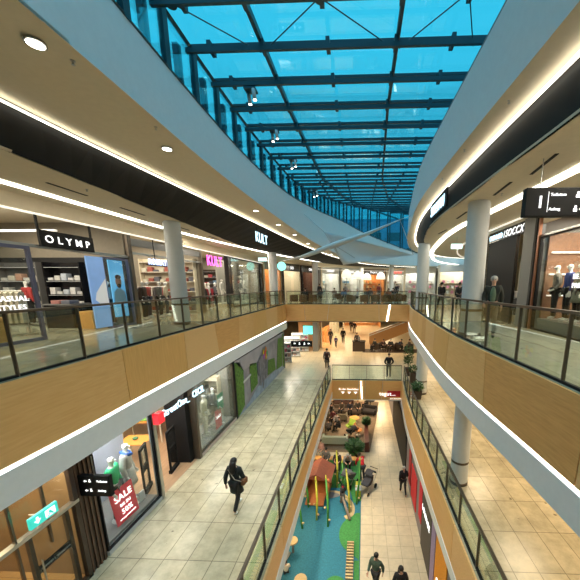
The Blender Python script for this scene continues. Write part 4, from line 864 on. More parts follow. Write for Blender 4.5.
U = [((-9.4, 28.9), (-8.6, 32.2), 'orange', 'orange lit shop front right of the black framed window', '', None, M_orange, ((.62, .2, .08), (.55, .5, .4), (.6, .3, .15), (.1, .35, .25))),
     ((-8.5, 32.5), (-7.3, 36.0), 'dark', 'dark shop front with white globe display left of the third column', 'OO', M_textw, M_cream, ((.1, .1, .1), (.5, .45, .4))),
     ((-7.2, 36.3), (-5.6, 39.8), 'dark', 'dark wooden shop front with white lettering right of the third column', 'ONE', M_textw, mat('dark_wood', (.09, .035, .02), .5), ((.3, .15, .08), (.1, .05, .03))),
     ((-5.4, 40.1), (-3.2, 42.9), 'white', 'pale lit shop front behind the left cafe lamps', 'CHRIST', M_textw, M_white, ((.3, .45, .5), (.55, .55, .55))),
     ((-3.0, 43.2), (-.2, 45.2), 'white', 'white lit shop front behind the middle cafe lamps', 'thalia', M_textw, M_white, ((.5, .3, .3), (.55, .55, .5), (.1, .2, .3))),
     ((0, 45.3), (3.4, 46.6), 'orange', 'warm lit shop front behind the rightmost cafe lamp', 'Depot', M_textw, M_orange, ((.6, .25, .1), (.5, .45, .3))),
     ((3.6, 46.7), (7.2, 47.6), 'white', 'white lit shop front beside the warm one far away', 'ESPRIT', mat('red_letter', (.8, .05, .05), .5, emit=(1, .1, .08), es=1.2), M_white, ((.5, .5, .5), (.15, .1, .1))),
     ((7.4, 47.6), (11, 47.8), 'dark', 'dark shop front at the far right end', 'bijou', M_textw, M_cream, ((.4, .3, .3), (.5, .5, .5)))]
for p0, p1, k, lb, sgn, sm, wm, gd in U: unit(p0, p1, 0, 3.9, k, lb, sgn, sm, wm, 1, (1, .72, .42) if k == 'orange' else (1, .88, .7), 95, 2.6, gd)
lg = thing('round_logo_sign', 'round pale teal logo sign hanging in front of the orange lit shop', 'sign', (-7.95, 30.3, 3.0))
MB().lathe([(.001, -.05), (.42, -.05), (.42, .05), (.001, .05)], n=24).build('disc', mat('teal_glow', (.3, .8, .75), .5, emit=(.3, .9, .8), es=1.1), lg, loc=(0, 0, .42), rot=(PI / 2, 0, .2))
MB().tube([(0, 0, .84), (0, 0, 1.05)], .015, 6).build('hanger', M_steel, lg); text('B', .5, M_textw, lg, (-.17, -.075, .24), (PI / 2, 0, .2), bold=.02)

# ---- upper right shops (facade X 6.3, mirrored)
struct(B(11, 11.1, 3, 18, 0, 4.05).build('wall_right_shop_back', M_shopwall))
struct(B(6.3, 11, 11.5, 11.9, 0, 4.05).build('wall_right_partition', M_greyw))
area('shop_ceiling_light', (8.3, 9, 3.9), 3, 4, 260, NEUT); area('window_light', (6.75, 9, 3.25), .4, 4, 60, NEUT); area('shop_ceiling_light', (7.4, 12.9, 3.9), 1, 1, 90, WARM)  # window_light here is an unseen fill added to brighten the window mannequins
struct(B(6.3, 6.42, 3, 11.45, 3.72, 4.05).build('trim_header_3', M_beige)); struct(B(6.3, 6.4, 3, 11.45, 3.28, 3.34).build('trim_transom_3', M_steel))
struct(B(6.25, 6.45, 11.42, 11.62, 0, 4.05).build('trim_post_3', M_blackg)); struct(B(6.18, 6.5, 11.62, 12.35, 0, 4.05).build('trim_pier_3', M_greyw)); struct(B(6.2, 6.3, 11.36, 11.42, 0, 4.05).build('trim_post_4', mat('copper', (.3, .13, .07), .4, .5)))
pane('shop_window', 'large right shop window with dressed mannequins under the hanging sign', 6.3, 6.2, 11.34, .0, 3.26, M_black, fr=.05)
tag(B(6.45, 7.8, 6.3, 11.3, 0, .4, .01).build('display_platform', M_grey), 'grey platform under the mannequins in the right shop window', 'platform')
struct(B(9.2, 9.3, 5, 11.4, 0, 3.3).build('wall_wood_back', mat('warm_wood', (.35, .17, .09), .6, noise=.15)))
struct(B(8.2, 9.19, 11.3, 11.45, 0, 3.3).build('wall_wood_side', mat('warm_wood2', (.50, .28, .15), .6)))
struct(B(6.6, 8.2, 11.36, 11.45, 0, 3.4).build('wall_window_side', mat('warm_wood3', (.22, .11, .06), .6, noise=.2)))
for k in range(3): struct(B(6.7, 9.1, 11.28, 11.34, 1.2 + k * .75, 1.25 + k * .75).build('trim_shelf_line', M_ledsoft))
for i, (x, y, c, l, k, lb) in enumerate(((6.72, 10.85, (.22, .20, .18), BLK, 'pockets', 'mannequin in a grey brown jacket, leftmost in the right shop window'), (6.78, 10.3, (.05, .08, .30), BLK, 'stand', 'mannequin in a bright blue jacket in the right shop window'), (6.72, 9.7, (.20, .21, .16), BLK, 'stand', 'mannequin in an olive grey coat in the middle of the right shop window'), (6.75, 8.95, (.03, .05, .12), BLK, 'pockets', 'mannequin in navy, rightmost in the right shop window'), (7.4, 10.0, (.5, .5, .48), (.2, .2, .22), 'walk', 'mannequin in a white sweater behind the grey brown one'))):
    mannequin((x, y, .4), 1.2 + .15 * i, lb, c, l, k, i == 2, scale=1.1)
ws = thing('window_lettering', 'white BE A lettering on the right shop window', 'lettering', (6.24, 9.35, 1.78)); text('BE A', .2, M_textw, ws, (0, 0, 0), FNX, bold=.012)
text('PART', .2, M_textw, ws, (0, -.5 + .5, -.26), FNX, bold=.008)
# black portal shop
struct(B(6.32, 6.45, 13.15, 15.9, 0, 3.62).build('wall_black_portal', M_black))
struct(B(6.32, 6.5, 12.35, 15.9, 3.6, 4.05).build('trim_sign_band', M_blackg))
sg = thing('shop_sign', 'lit white and blue sign lettering over the black portal', 'sign', (6.26, 15.75, 3.66))
text('CAMP DAVID', .30, M_textb, sg, (0, 0, .04), FNX, sx=.72, bold=.014); text('/', .4, M_textw, sg, (0, -1.5, .0), FNX); text('SOCCX', .42, M_textw, sg, (0, -1.66, .0), FNX, sx=1.0, bold=.004, shear=.2)
B(.02, .05, -3.2, 0, .1, .14).build('mounting_bar', M_black, sg)
struct(B(7.9, 8.0, 11.9, 13.2, 0, 3.6).build('wall_warm_display', mat('warm_lit', (.75, .45, .25), .7, noise=.1)))
t = thing('display_shelf', 'warm lit wall shelf behind the red dress on the right', 'shelf', (7.9, 12.6, 0))
for k in range(4): B(-.3, 0, -.6, .55, .9 + k * .6, .94 + k * .6).build('shelf_board', mat('warm_wood2', (.42, .27, .17)), t)
garment((6.75, 12.75, 2.05), -1.2, (.60, .03, .08), 'bright red top hanging in the warm lit window beside the black portal', None).name = 'red_top'
g = garment((6.5, 13.2, 1.35), -1.3, (.5, .47, .43), 'pale coat hanging low beside the black portal', None, True)
rack((6.6, 12.9, 0), 1.4, .5, ((.03, .03, .03),), 'with black clothes under the red top', 1.1)
# curved right fronts beyond
UR = [((6.35, 16.1), (6.75, 18.6), 'dark', 'dark shop front just left of the near right column', ((.3, .1, .1), (.5, .45, .4))), ((6.8, 18.8), (7.9, 21.9), 'dark', 'dark mullioned shop front on the curve of the right walkway', ((.4, .2, .15), (.5, .5, .5))),
      ((8.0, 22.1), (10.0, 25.2), 'dark', 'dark shop front behind the two black coated people on the right', ((.5, .15, .2), (.5, .5, .5))), ((10.1, 25.4), (13, 28), 'dark', 'shop front at the far bend of the right walkway', ((.5, .2, .25), (.5, .5, .5)))]
for p0, p1, k, lb, gd in UR: unit(p0, p1, 0, 4.0, k, lb, '', None, M_cream, -1, (1, .88, .7), 60, .8, gd)
for p, m_, lb in (((7.5, 40), M_white, 'white panelled front beyond the near right columns'), ((11, 36), M_cream, 'pale front far along the right walkway')): unit((p[0] - 2, p[1] + 1), (p[0] + 2, p[1]), 0, 3.9, 'white', lb, '', None, m_, 1, (1, .9, .75), 120, 2, ((.5, .2, .3), (.5, .5, .5)))

# ------------------------------------------------------------------ level 0 left facade
ZF = -5.0; ZC = -2.06
struct(B(-12, -11.9, -4, 14, ZF, ZC).build('wall_fashion_back', M_shopwall)); 
struct(B(-12, -6.35, 13.86, 13.98, ZF, ZC).build('wall_fashion_side', M_greyw))
# corridor with glass doors
struct(B(-12, -6.3, 5.55, 5.68, ZF, ZC).build('wall_corridor_right', mat('corridor_wall', (.24, .15, .07), .6, noise=.12, nscale=3)))
struct(B(-9.3, -9.2, -4, 5.5, ZF, ZC).build('wall_corridor_back', mat('corridor_wall2', (.30, .20, .09), .6, noise=.15, nscale=3)))
struct(B(-9.2, -6.3, -4, 5.55, ZF, ZF + .004).build('floor_corridor', tiles('orange_tiles', (.50, .30, .12), (.54, .34, .14), (.3, .17, .06), .6, .6, .3)))
area('corridor_light', (-7.7, 3.5, -2.12), 1.5, 3, 55, (1, .75, .42))
gd = thing('glass_entrance', 'bronze framed glass entrance wall with mullions at the lower left', 'door', (-6.22, 0, ZF))
B(-.02, .01, 2, 5.5, .06, 2.9).build('glass', M_shop, gd)
for y in (3.05, 3.7, 4.35, 4.92): B(-.03, .02, y, y + .035, 1.5 if y in (3.7, 4.92) else 0, 2.94).build('mullion', M_bronze, gd)
B(-.06, .06, 1.5, 5.55, 1.95, 2.02).build('transom', M_steel, gd); B(-.06, .05, 1.5, 5.55, 0, .08).build('bottom_rail', M_bronze, gd)
B(-.05, .05, 5.45, 5.55, 0, 2.94).build('door_frame', M_dbrown, gd)
dr = thing('glass_door', 'inner glass door with dark frame and a black label band', 'door', (-6.34, 4.62, ZF))
B(-.03, .01, 0, .78, .1, 1.9).build('glass', M_shop, dr); 
for a in ((0, .07, 0, 1.92), (.72, .8, 0, 1.92)): B(-.05, .03, *a).build('frame_side', M_dbrown, dr)
B(-.05, .03, .07, .72, 0, .14).build('frame_rail', M_dbrown, dr); B(-.05, .03, .07, .72, 1.84, 1.92).build('frame_rail', M_dbrown, dr)
lbd = B(.012, .02, .07, .72, .98, 1.16).build('label_band', M_black, dr); text('DRÜCKEN  |  Öffnungszeiten', .045, M_lgrey, dr, (.03, .11, 1.05), FX)
MB().tube([(.09, .1, .8), (.09, .1, 1.3)], .015, 8).build('door_handle', M_steel, dr)
es = thing('exit_sign', 'turquoise green lit escape route sign with arrow and running figure, lower left', 'sign', (-5.95, 4.42, -2.75))
B(-.03, .03, 0, .5, 0, .22, .008).build('sign_box', mat('exit_glow', (.05, .6, .5), .5, emit=(.04, .62, .52), es=.6), es)
MB().prism([(.06, .12), (.10, .12), (.10, .18), (.14, .18), (.14, .12), (.18, .12), (.12, .05)], .031, .036, 'yz').build('arrow', M_textw, es)
B(.031, .036, .26, .44, .04, .18).build('door_symbol', M_textw, es); MB().prism([(.28, .05), (.33, .10), (.31, .14), (.35, .16), (.37, .12), (.41, .05), (.38, .05), (.34, .09), (.31, .05)], .037, .04, 'yz').build('running_figure', MATS['exit_glow'], es)
MB().tube([(-.28, .25, .11), (-.02, .25, .11)], .015, 6).build('wall_arm', M_steel, es)
# dark ribbed panels
dk = struct(B(-6.42, -6.24, 5.56, 6.02, ZF, ZC).build('wall_dark_panel', M_dbrown))
for k in range(4): struct(B(-6.24, -6.21, 5.6 + k * .11, 5.64 + k * .11, ZF, ZC).build('trim_rib', mat('rib_brown', (.10, .05, .03), .5)))
wsn = thing('way_sign', 'black way sign with small white icons hanging at the lower left shop corner', 'sign', (-5.95, 5.72, -3.02))
B(-.3, .42, -.05, .05, 0, .5, .008).build('sign_box', M_black, wsn)
for z in (.33, .10): arrow(wsn, -.12, z + .05, .035, M_textw, -.062); icon(wsn, -.02, z + .05, .06); text('Toiletten' if z > .2 else 'Aufzug', .06, M_textw, wsn, (.14, -.055, z + .03), FY)
for ch in wsn.children:
    if ch.name.startswith('icon'): ch.location.y -= .04
MB().tube([(.06, 0, .5), (.06, 0, .95)], .012, 6).build('hanger', M_steel, wsn)
# window 1
struct(B(-6.44, -6.30, 6.02, 8.05, ZF, ZF + .0).build('trim_zero', M_white)) if 0 else None
plinth = tag(B(-7.75, -6.34, 6.1, 8.02, ZF, ZF + .2, .01).build('display_platform', M_grey), 'dark grey platform in the fashion window with the green jacket', 'platform')
struct(B(-6.34, -6.2, 6.05, 8.05, ZF, ZF + .12).build('trim_sill_1', M_lgrey))
pane('shop_window', 'fashion shop window with the green jacket mannequin and red sale poster', -6.25, 6.05, 8.05, ZF + .12, ZC, M_black, fr=.035)
struct(B(-7.9, -7.8, 5.7, 8.75, ZF, ZC).build('wall_window_back_1', mat('backdrop_blue', (.42, .46, .58), .7, noise=.2, nscale=1.2)))
mannequin((-6.68, 6.98, ZF + .2), -1.25, 'mannequin in a bright green jacket and dark trousers in the left lower window', (.02, .42, .16), (.05, .05, .055), scale=1.12)
m_ = mannequin((-6.80, 7.62, ZF + .2), -1.2, 'mannequin in a long pale grey coat with a blue scarf', (.50, .49, .47), None, coat=True, scale=1.14)
MB().tube([(-.10, .03, 1.43), (0, .12, 1.40), (.10, .03, 1.43), (0, -.08, 1.47), (-.10, .03, 1.43)], .045, 8).build('scarf', cloth((.04, .14, .55)), m_)
mannequin((-7.2, 6.35, ZF + .2), -1.2, 'mannequin in a white top and grey trousers behind the black way sign', (.6, .58, .56), (.3, .3, .3))
sp_ = thing('sale_poster', 'tilted bright red poster with white SALE lettering in the left lower window', 'poster', (-6.42, 6.62, ZF + .28)); sp_.rotation_euler = (0, -.12, -.05)
B(-.02, 0, 0, .72, 0, .95).build('poster_panel', mat('sale_red', (.85, .05, .09), .5), sp_)
text('SALE', .25, M_textw, sp_, (.01, .08, .62), FX, bold=.004); text('BIS ZU', .11, M_textw, sp_, (.01, .2, .44), FX); text('50%', .2, M_textw, sp_, (.01, .2, .22), FX); text('auf ausgewählte Artikel', .05, M_textw, sp_, (.01, .1, .1), FX)
tag(MB().prism([(-.12, 0), (.12, 0), (.09, .3), (-.09, .3)], -.02, .02, 'yz').build('price_card', M_white, None, loc=(-6.6, 7.75, ZF + .21)), 'small white card on the platform beside the grey coat mannequin', 'card')
wb = garment((-6.75, 6.35, -3.3), -1.3, (.6, .58, .55), 'white garment below the black way sign', None)
for i, (y, lb) in enumerate(((6.5, 'above the green jacket'), (7.1, 'above the grey coat'))):
    q = thing('window_spotlight', 'small spotlight at the top of the lower left window ' + lb, 'spotlight', (-6.6, y, ZC - .22)); MB().ell((0, 0, 0), (.07, .07, .07)).build('lamp_ball', M_grey, q, True); MB().tube([(0, 0, .05), (0, 0, .22)], .015, 6).build('stem', M_grey, q)
area('window_light', (-6.9, 7.0, ZC - .08), .5, 1.6, 45, (1, 1, 1)); area('window_light', (-6.9, 12.2, ZC - .08), .5, 2.6, 50, (1, 1, 1))
area('shop_ceiling_light', (-9.2, 9.3, ZC - .05), 3.5, 3.5, 170, NEUT)
struct(B(-6.36, -6.18, 8.05, 8.17, ZF, ZC).build('trim_post_5', M_steel)); struct(B(-6.5, -6.18, 10.28, 10.42, ZF, ZC).build('trim_post_6', M_bronze)); struct(B(-6.5, -6.2, 13.75, 13.95, ZF, ZC).build('trim_post_7', M_black))
struct(B(-11.9, -6.3, 5.7, 13.86, ZF, ZF + .004).build('floor_fashion', M_herring))
struct(B(-7.2, -6.42, 10.02, 10.28, ZF, ZC).build('wall_black_side', M_black))
# sign
sg = thing('shop_sign', 'lit blue white lettering with a red cube over the fashion entrance', 'sign', (-6.12, 8.05, -2.46))
B(-.04, .12, 0, .28, -.02, .30).build('red_cube', mat('red_glow', (.9, .03, .04), .5, emit=(1, .02, .03), es=.9), sg)
text('StreetOne_', .34, M_textb, sg, (.02, .34, .04), FX, sx=.84, bold=.004); text('CECIL', .34, M_textb, sg, (.02, 2.0, .04), FX, sx=.84, bold=.004); B(-.06, -.03, .2, 2.75, .10, .15).build('mounting_bar', M_black, sg)
# security gates
gt = thing('security_gate', 'black anti theft gate standing at the entrance beside the steel post', 'gate', (-6.95, 8.45, ZF + .005), .35, 'anti theft gates')
def frame_part(z0, z1):
    m = MB(); m.box(-.03, .03, -.28, -.21, z0, z1); m.box(-.03, .03, .21, .28, z0, z1); m.box(-.03, .03, -.28, .28, z1 - .07, z1); m.box(-.03, .03, -.28, .28, z0, z0 + .06); return m
B(-.03, .03, -.29, -.21, 0, 1.58, .015).build('upright', M_black, gt); B(-.03, .03, .21, .29, 0, 1.58, .015).build('upright', M_black, gt); B(-.03, .03, -.21, .21, 1.48, 1.58).build('top_bar', M_black, gt); B(-.03, .03, -.21, .21, .74, .92).build('middle_bar', M_black, gt); B(-.05, .05, -.32, .32, 0, .12).build('foot', M_black, gt); B(-.005, .005, -.21, .21, .12, 1.48).build('clear_panel', M_shop, gt)
dup(gt, (-6.8, 9.62, ZF + .005), .15, 'black anti theft gate beside the black wall at the right of the entrance', 'anti theft gates')
# tables with clothes
def table(loc, rz, w_, d, h, m, label, cl):
    t = thing('display_table', label, 'table', loc, rz); B(-w_ / 2, w_ / 2, -d / 2, d / 2, h - .04, h, .008).build('tabletop', m, t)
    for a in (-1, 1):
        for b_ in (-1, 1): B(a * (w_ / 2 - .06) - .025, a * (w_ / 2 - .06) + .025, b_ * (d / 2 - .06) - .025, b_ * (d / 2 - .06) + .025, 0, h - .04).build('leg', M_cream, t)
    return t
M_otab = mat('orange_table', (.65, .28, .06), .5)
table((-8.6, 10.2, ZF + .005), .1, 1.0, .8, .8, M_otab, 'orange topped display table inside the fashion shop', 0)
table((-9.3, 11.7, ZF + .005), .1, 1.7, .8, .95, M_otab, 'long display table with coloured folded clothes inside the fashion shop', 0)
tag(MB().ell((0, 0, .06), (.10, .10, .06)).build('green_decoration', cloth((.08, .2, .1)), None, loc=(-8.6, 10.2, ZF + .808)), 'small dark green decoration on the orange table', 'decoration')
for k, (c, nm) in enumerate((((.03, .12, .5), 'blue'), ((.2, .55, .12), 'lime green'), ((.62, .12, .2), 'pink red'))):
    tag(B(-.22, .22, -.25, .25, 0, .07, .02).build('folded_clothes', cloth(c), None, loc=(-9.8 + k * .55, 11.7, ZF + .957), rot=(0, 0, .1)), nm + ' folded clothes on the long display table', 'clothes')
shelf((-9.2, 13.8, ZF), 0, 4.6, 2.3, 4, 'on the end wall of the fashion shop', M_cream, ((.1, .1, .12), (.4, .3, .25), (.5, .5, .5), (.1, .05, .04)), 10)
rack((-7.9, 13.1, ZF), .2, 1.6, ((.03, .03, .035), (.3, .3, .32), (.5, .48, .45)), 'with black clothes deep in the fashion shop', 1.45)
# window 2
struct(B(-6.34, -6.2, 10.42, 13.75, ZF, ZF + .12).build('trim_sill_2', mat('pinkish_sill', (.55, .45, .40), .6)))
tag(B(-7.45, -6.34, 10.5, 13.7, ZF, ZF + .2, .01).build('display_platform', M_grey), 'dark platform in the second lower window', 'platform')
struct(B(-7.6, -7.5, 11.9, 13.85, ZF, ZC).build('wall_window_back_2', mat('dark_backdrop', (.06, .063, .063), .6, noise=.15, nscale=1.)))
pane('shop_window', 'second lower fashion window with pale dressed mannequins', -6.25, 10.42, 13.75, ZF + .12, ZC, M_bronze, fr=.04)
mannequin((-6.68, 11.75, ZF + .2), -1.3, 'mannequin in a cream yellow outfit in the second lower window', (.55, .53, .38), (.55, .53, .45), 'stand', scale=1.1)
mannequin((-6.72, 12.6, ZF + .2), -1.2, 'mannequin in a dark grey top with a green skirt in the second lower window', (.06, .065, .07), (.05, .05, .05), 'walk', scale=1.1)
mannequin((-7.0, 11.2, ZF + .2), -1.2, 'mannequin with lilac top partly behind the lit lettering', (.35, .28, .5), (.6, .6, .6))
for y, z, c, nm, hh in ((12.35, ZF + 1.05, (.02, .28, .16), 'green', .75), (12.05, ZF + .3, (.60, .04, .06), 'red', .85)):
    q = thing('window_poster', nm + ' sale poster in the second lower window', 'poster', (-6.38, y, z)); B(-.015, 0, 0, .55, 0, hh).build('poster_panel', cloth(c), q); text('SALE', .18, M_textw, q, (.01, .06, hh * .55), FX)
for k in range(5):
    o = tag(MB().ell((0, 0, 0), (.06, .06, .06)).build('globe_bulb', mat('bulb', (.9, .9, .88), .4, emit=(1, .97, .9), es=.8), None, True, (-6.65, 10.75 + k * .38, ZC - .18)), 'small white globe bulb, number from the left %s, over the second lower window' % ('one', 'two', 'three', 'four', 'five')[k], 'bulb', 'globe bulbs over the second lower window')
    o['label'] = ('leftmost', 'second', 'middle', 'fourth', 'rightmost')[k] + ' white globe bulb in the row over the second lower window'
for y in (13.1, 13.4): tag(MB().prism([(-.13, 0), (.13, 0), (.13, .05), (0, .09), (-.08, .22), (-.13, .22)], -.05, .05, 'yz').build('white_boot', M_white, None, loc=(-6.7, y, ZF + .21)), 'white boot on the platform, %s of the pair' % ('left' if y < 13.2 else 'right'), 'shoe')
# mural
mu = thing('wall_mural', 'large mural of a grey elephant with coloured balloons walking between green hedges', 'mural', (-6.22, 14.0, ZF))
def mp(poly, m, name, d): MB().prism(poly, .0 + d, .012 + d, 'yz').build(name, m, mu)
Lm = 9.2; Hm = 2.9
mp([(0, 0), (Lm, 0), (Lm, Hm), (0, Hm)], mat('mural_wall', (.30, .28, .31), .7, noise=.25, nscale=1.3), 'printed_wall', -.03)
GR = mat('mural_green', (.10, .20, .03), .8, noise=.5, nscale=9); GP = mat('mural_path', (.30, .36, .45), .7, noise=.2, nscale=2)
mp([(0, 0), (Lm, 0), (Lm, .25), (6.8, .55), (3.0, .6), (1.5, .2)], GP, 'printed_path', -.012)
mp([(0, .0), (.9, .3), (1.0, 2.2), (.6, 2.75), (0, 2.85)], GR, 'printed_hedge', 0)
mp([(1.9, .6), (3.0, .8), (3.0, 2.1), (1.9, 2.3)], GR, 'printed_hedge', 0)
mp([(4.9, .7), (6.8, .6), (6.6, 1.5), (5.2, 1.7)], GR, 'printed_hedge', 0)
mp([(7.0, .5), (8.6, .4), (8.8, 2.6), (7.7, 2.7)], GR, 'printed_hedge', 0)
mp([(8.8, .2), (9.2, .2), (9.2, 2.85), (8.9, 2.85)], GR, 'printed_hedge', 0)
mp([(1.0, 2.2), (3.0, 2.1), (4.2, 2.75), (9.2, 2.8), (9.2, 2.9), (0, 2.9)], mat('mural_sky', (.42, .38, .40), .7, noise=.1, nscale=1), 'printed_sky', 0)
mp([(.9, 1.5), (2.0, 1.6), (2.0, 1.72), (.9, 1.62)], M_white, 'printed_stripe', .005)
EL = mat('mural_elephant', (.20, .19, .21), .7, noise=.35, nscale=4)
mp([(3.3, .55), (3.45, 1.1), (3.15, 1.7), (3.3, 2.1), (3.8, 2.35), (4.4, 2.3), (4.75, 1.95), (4.65, 1.4), (4.9, .75), (4.5, .65), (4.35, 1.1), (4.15, .5), (3.95, .15), (3.85, .2), (3.95, .9), (3.7, .95), (3.65, .45)], EL, 'printed_elephant', .006)
mp([(3.0, 1.5), (3.2, 2.1), (3.5, 2.0), (3.45, 1.4), (3.2, 1.2)], mat('mural_ear', (.14, .13, .15), .7, noise=.2), 'printed_ear', .012)
mp([(4.5, 1.3), (4.5, 2.0), (4.85, 2.1), (5.0, 1.6), (4.8, 1.2)], MATS['mural_ear'], 'printed_ear', .012)
for y, z, c in ((4.3, 2.45, (.65, .45, .03)), (4.6, 2.3, (.6, .03, .05)), (4.35, 2.15, (.3, .08, .4)), (4.8, 2.5, (.6, .2, .02)), (5.0, 2.2, (.1, .35, .12)), (4.75, 2.05, (.65, .35, .05))): MB().ell((.025, y, z), (.015, .16, .2)).build('printed_balloon', cloth(c), mu, True)
# beyond the mural: shelf shop and openings
struct(B(-11, -6.2, 23.3, 23.45, ZF, ZC).build('wall_mural_end', M_greyw))
area('shop_ceiling_light', (-7.2, 27, ZC - .05), 2.5, 5, 240, NEUT)
struct(B(-10.6, -10.5, 23.4, 34, ZF, ZC).build('wall_drugstore_back', M_cream))
for i, (x, y, lb) in enumerate(((-6.9, 25.2, 'nearest the mural'), (-6.6, 27.4, 'second from the mural'), (-6.2, 29.6, 'third from the mural'))):
    shelf((x, y, ZF), .15, 1.6, 1.9, 5, 'of cosmetics below the bridge, ' + lb, M_white, ((.5, .5, .5), (.4, .1, .15), (.1, .1, .12), (.5, .35, .3)), 5)
q = thing('way_sign', 'long black way sign with white symbols under the far left bridge end', 'sign', (-5.75, 23.8, -3.35)); B(0, 1.75, 0, .12, 0, .5).build('sign_box', M_blackg, q)
arrow(q, .3, .28, .1); icon(q, .7, .26, .16); icon(q, 1.1, .26, .16); arrow(q, 1.45, .28, .1)
for x in (.2, 1.5): MB().tube([(x, .06, .5), (x, .06, 1.28)], .012, 6).build('hanger', M_steel, q)
q = thing('lit_screen', 'turquoise lit advertising screen below the left end of the bridge', 'screen', (-5.9, 29.6, -3.3)); B(0, 1.5, 0, .08, 0, .95, .01).build('screen_frame', M_black, q); B(.05, 1.45, -.01, 0, .05, .9).build('screen_face', mat('screen_teal', (.1, .6, .5), .5, emit=(.1, .75, .6), es=1.1, noise=.4, nscale=2), q)
MB().tube([(.75, .04, .95), (.75, .04, 1.22)], .02, 6).build('hanger', M_steel, q)
struct(B(-4.9, -4.4, 29.5, 31, ZF, ZC).build('wall_pier_far', M_greyw))
unit((-4.3, 31.2), (-3.75, 34.5), ZF, 2.9, 'orange', 'orange lit shop front beyond the cosmetics shelves on the level below', '', None, M_orange, 1, (1, .6, .25), 160, 2.4, ((.6, .4, .3), (.5, .5, .45)))
unit((-3.7, 37), (-3.2, 42), ZF, 2.9, 'white', 'pale shop front far along the level below', '', None, M_cream, 1, (1, .85, .6), 120, 2.4, ((.5, .3, .3), (.5, .5, .45)))
unit((-3, 47), (3, 47.5), ZF, 2.9, 'orange', 'warm lit shop front at the far end of the level below', 'REWE', M_textw, M_orange, 1, (1, .65, .35), 160, 2.4, ((.5, .2, .1), (.5, .5, .45)))
# escalator and seating below the bridge
M_esc = wood('escalator_oak', (.40, .20, .07), (.5, .28, .11), 1)
ec = thing('escalator', 'oak clad escalator with pale handrail rising to the right below the bridge', 'escalator', (.9, 33.5, ZF))
for y, k in ((0, 0), (1.3, 1)):
    MB().prism([(0, 0), (.9, 0), (6.6, 2.4), (6.6, 3.0), (5.2, 3.0), (0, .95)], y, y + .12, 'xz').build('side_panel', M_esc, ec)
    MB().prism([(-.1, .98), (0, 1.02), (5.2, 3.07), (5.2, 2.99), (0, .94)], y - .02, y + .14, 'xz').build('handrail', M_white, ec)
for k in range(10): B(.2 + k * .5, .7 + k * .5, .13, 1.29, .02 + k * .21, .14 + k * .21).build('step', M_grey, ec)
kb = thing('kiosk_counter', 'dark brown kiosk counter standing under the bridge', 'counter', (-.25, 29.9, ZF)); B(-.65, .6, -.3, .5, 0, 1.0, .01).build('counter_body', M_dbrown, kb); B(-.7, .65, -.35, .55, 1.0, 1.05).build('counter_top', M_blackg, kb); B(-.1, .1, .1, .3, 1.05, 1.45).build('till', M_grey, kb)
person('stand', (-.5, 31.0, ZF), 3.0, 'person standing behind the dark kiosk counter', (.05, .04, .04), BLK, 'br')
for i, (x, y) in enumerate(((1.35, 29.9), (2.1, 30.3), (2.95, 29.8), (3.8, 30.3), (4.8, 29.7))):
    nm = ('leftmost', 'second', 'middle', 'fourth', 'rightmost')[i]
    rr_ = (2.2, 3.6, 2.7, 4.1, 1.7)[i]
    c_ = dup(ac, (x, y, ZF), rr_, nm + ' dark armchair in the seating group under the bridge', 'armchairs under the bridge')
    person(('sit', 'sitlean')[i % 2], (x, y + .05, ZF), rr_, nm + ' person in dark clothes sitting in the group under the bridge', (BLK, (.06, .03, .03), BLK, (.03, .04, .08), (.05, .05, .05))[i], BLK, ('b', 'br', 'g', 'b', 'br')[i])
    for ch in c_.children:
        if ch.name.startswith(('seat', 'backrest')): ch.data = ch.data.copy(); ch.data.materials[0] = M_dbrown
tag(B(-.5, 5.6, -.8, .9, 0, .01).build('seating_rug', M_dbrown, None, loc=(.6, 30, ZF + .001)), 'dark rug under the seating group below the bridge', 'rug')

# ------------------------------------------------------------------ plants
M_leaf = mat('leaf', (.035, .10, .025), .5, noise=.5, nscale=6)
def foliage(n, r, h, ls, seed):
    rnd = random.Random(seed); m = MB()
    for _ in range(n):
        a = rnd.uniform(0, 2 * PI); rr = r * math.sqrt(rnd.random()); z = h * rnd.random(); f = 1 - .5 * abs(z / h - .5)
        p = Vector((rr * f * math.cos(a), rr * f * math.sin(a), z)); d = Vector((math.cos(a + rnd.uniform(-.6, .6)), math.sin(a + rnd.uniform(-.6, .6)), rnd.uniform(-.2, .9))).normalized(); w_ = d.cross(Vector((0, 0, 1))).normalized() * ls * .28; u = d.cross(w_).normalized() * ls * .06
        v = [m.b.verts.new(q) for q in (p, p + d * ls * .5 + w_ + u, p + d * ls, p + d * ls * .5 - w_ + u, p + d * ls * .5 - u)]
        m.b.faces.new((v[0], v[1], v[4])); m.b.faces.new((v[1], v[2], v[4])); m.b.faces.new((v[2], v[3], v[4])); m.b.faces.new((v[3], v[0], v[4]))
    return m
def plant(label, loc, w_, h, r, fh, n, trunk=0, seed=1, m=M_dbrown, ls=.22):
    t = thing('potted_plant', label, 'plant', loc); MB().loft([[(-w_ * .42, -w_ * .42, 0), (w_ * .42, -w_ * .42, 0), (w_ * .42, w_ * .42, 0), (-w_ * .42, w_ * .42, 0)], [(-w_ / 2, -w_ / 2, h), (w_ / 2, -w_ / 2, h), (w_ / 2, w_ / 2, h), (-w_ / 2, w_ / 2, h)]]).build('pot', m, t)
    if trunk: MB().tube([(0, 0, h), (.03, 0, h + trunk + .3)], .03, 6).build('trunk', M_dbrown, t)
    o = foliage(n, r, fh, ls, seed).build('foliage', M_leaf, t, loc=(0, 0, h + trunk * .9)); o['kind'] = 'stuff' if 0 else o.get('kind', '') 
    if not o['kind']: del o['kind']
    return t
plant('brown square planter with a low green plant by the near far-side column', (3.30, 17.0, ZF), .5, .55, .3, .35, 160, 0, 3)
plant('brown planter with a tall slim tree near the far lower railing corner', (3.45, 21.6, ZF), .45, .6, .28, 1.3, 260, .3, 4)
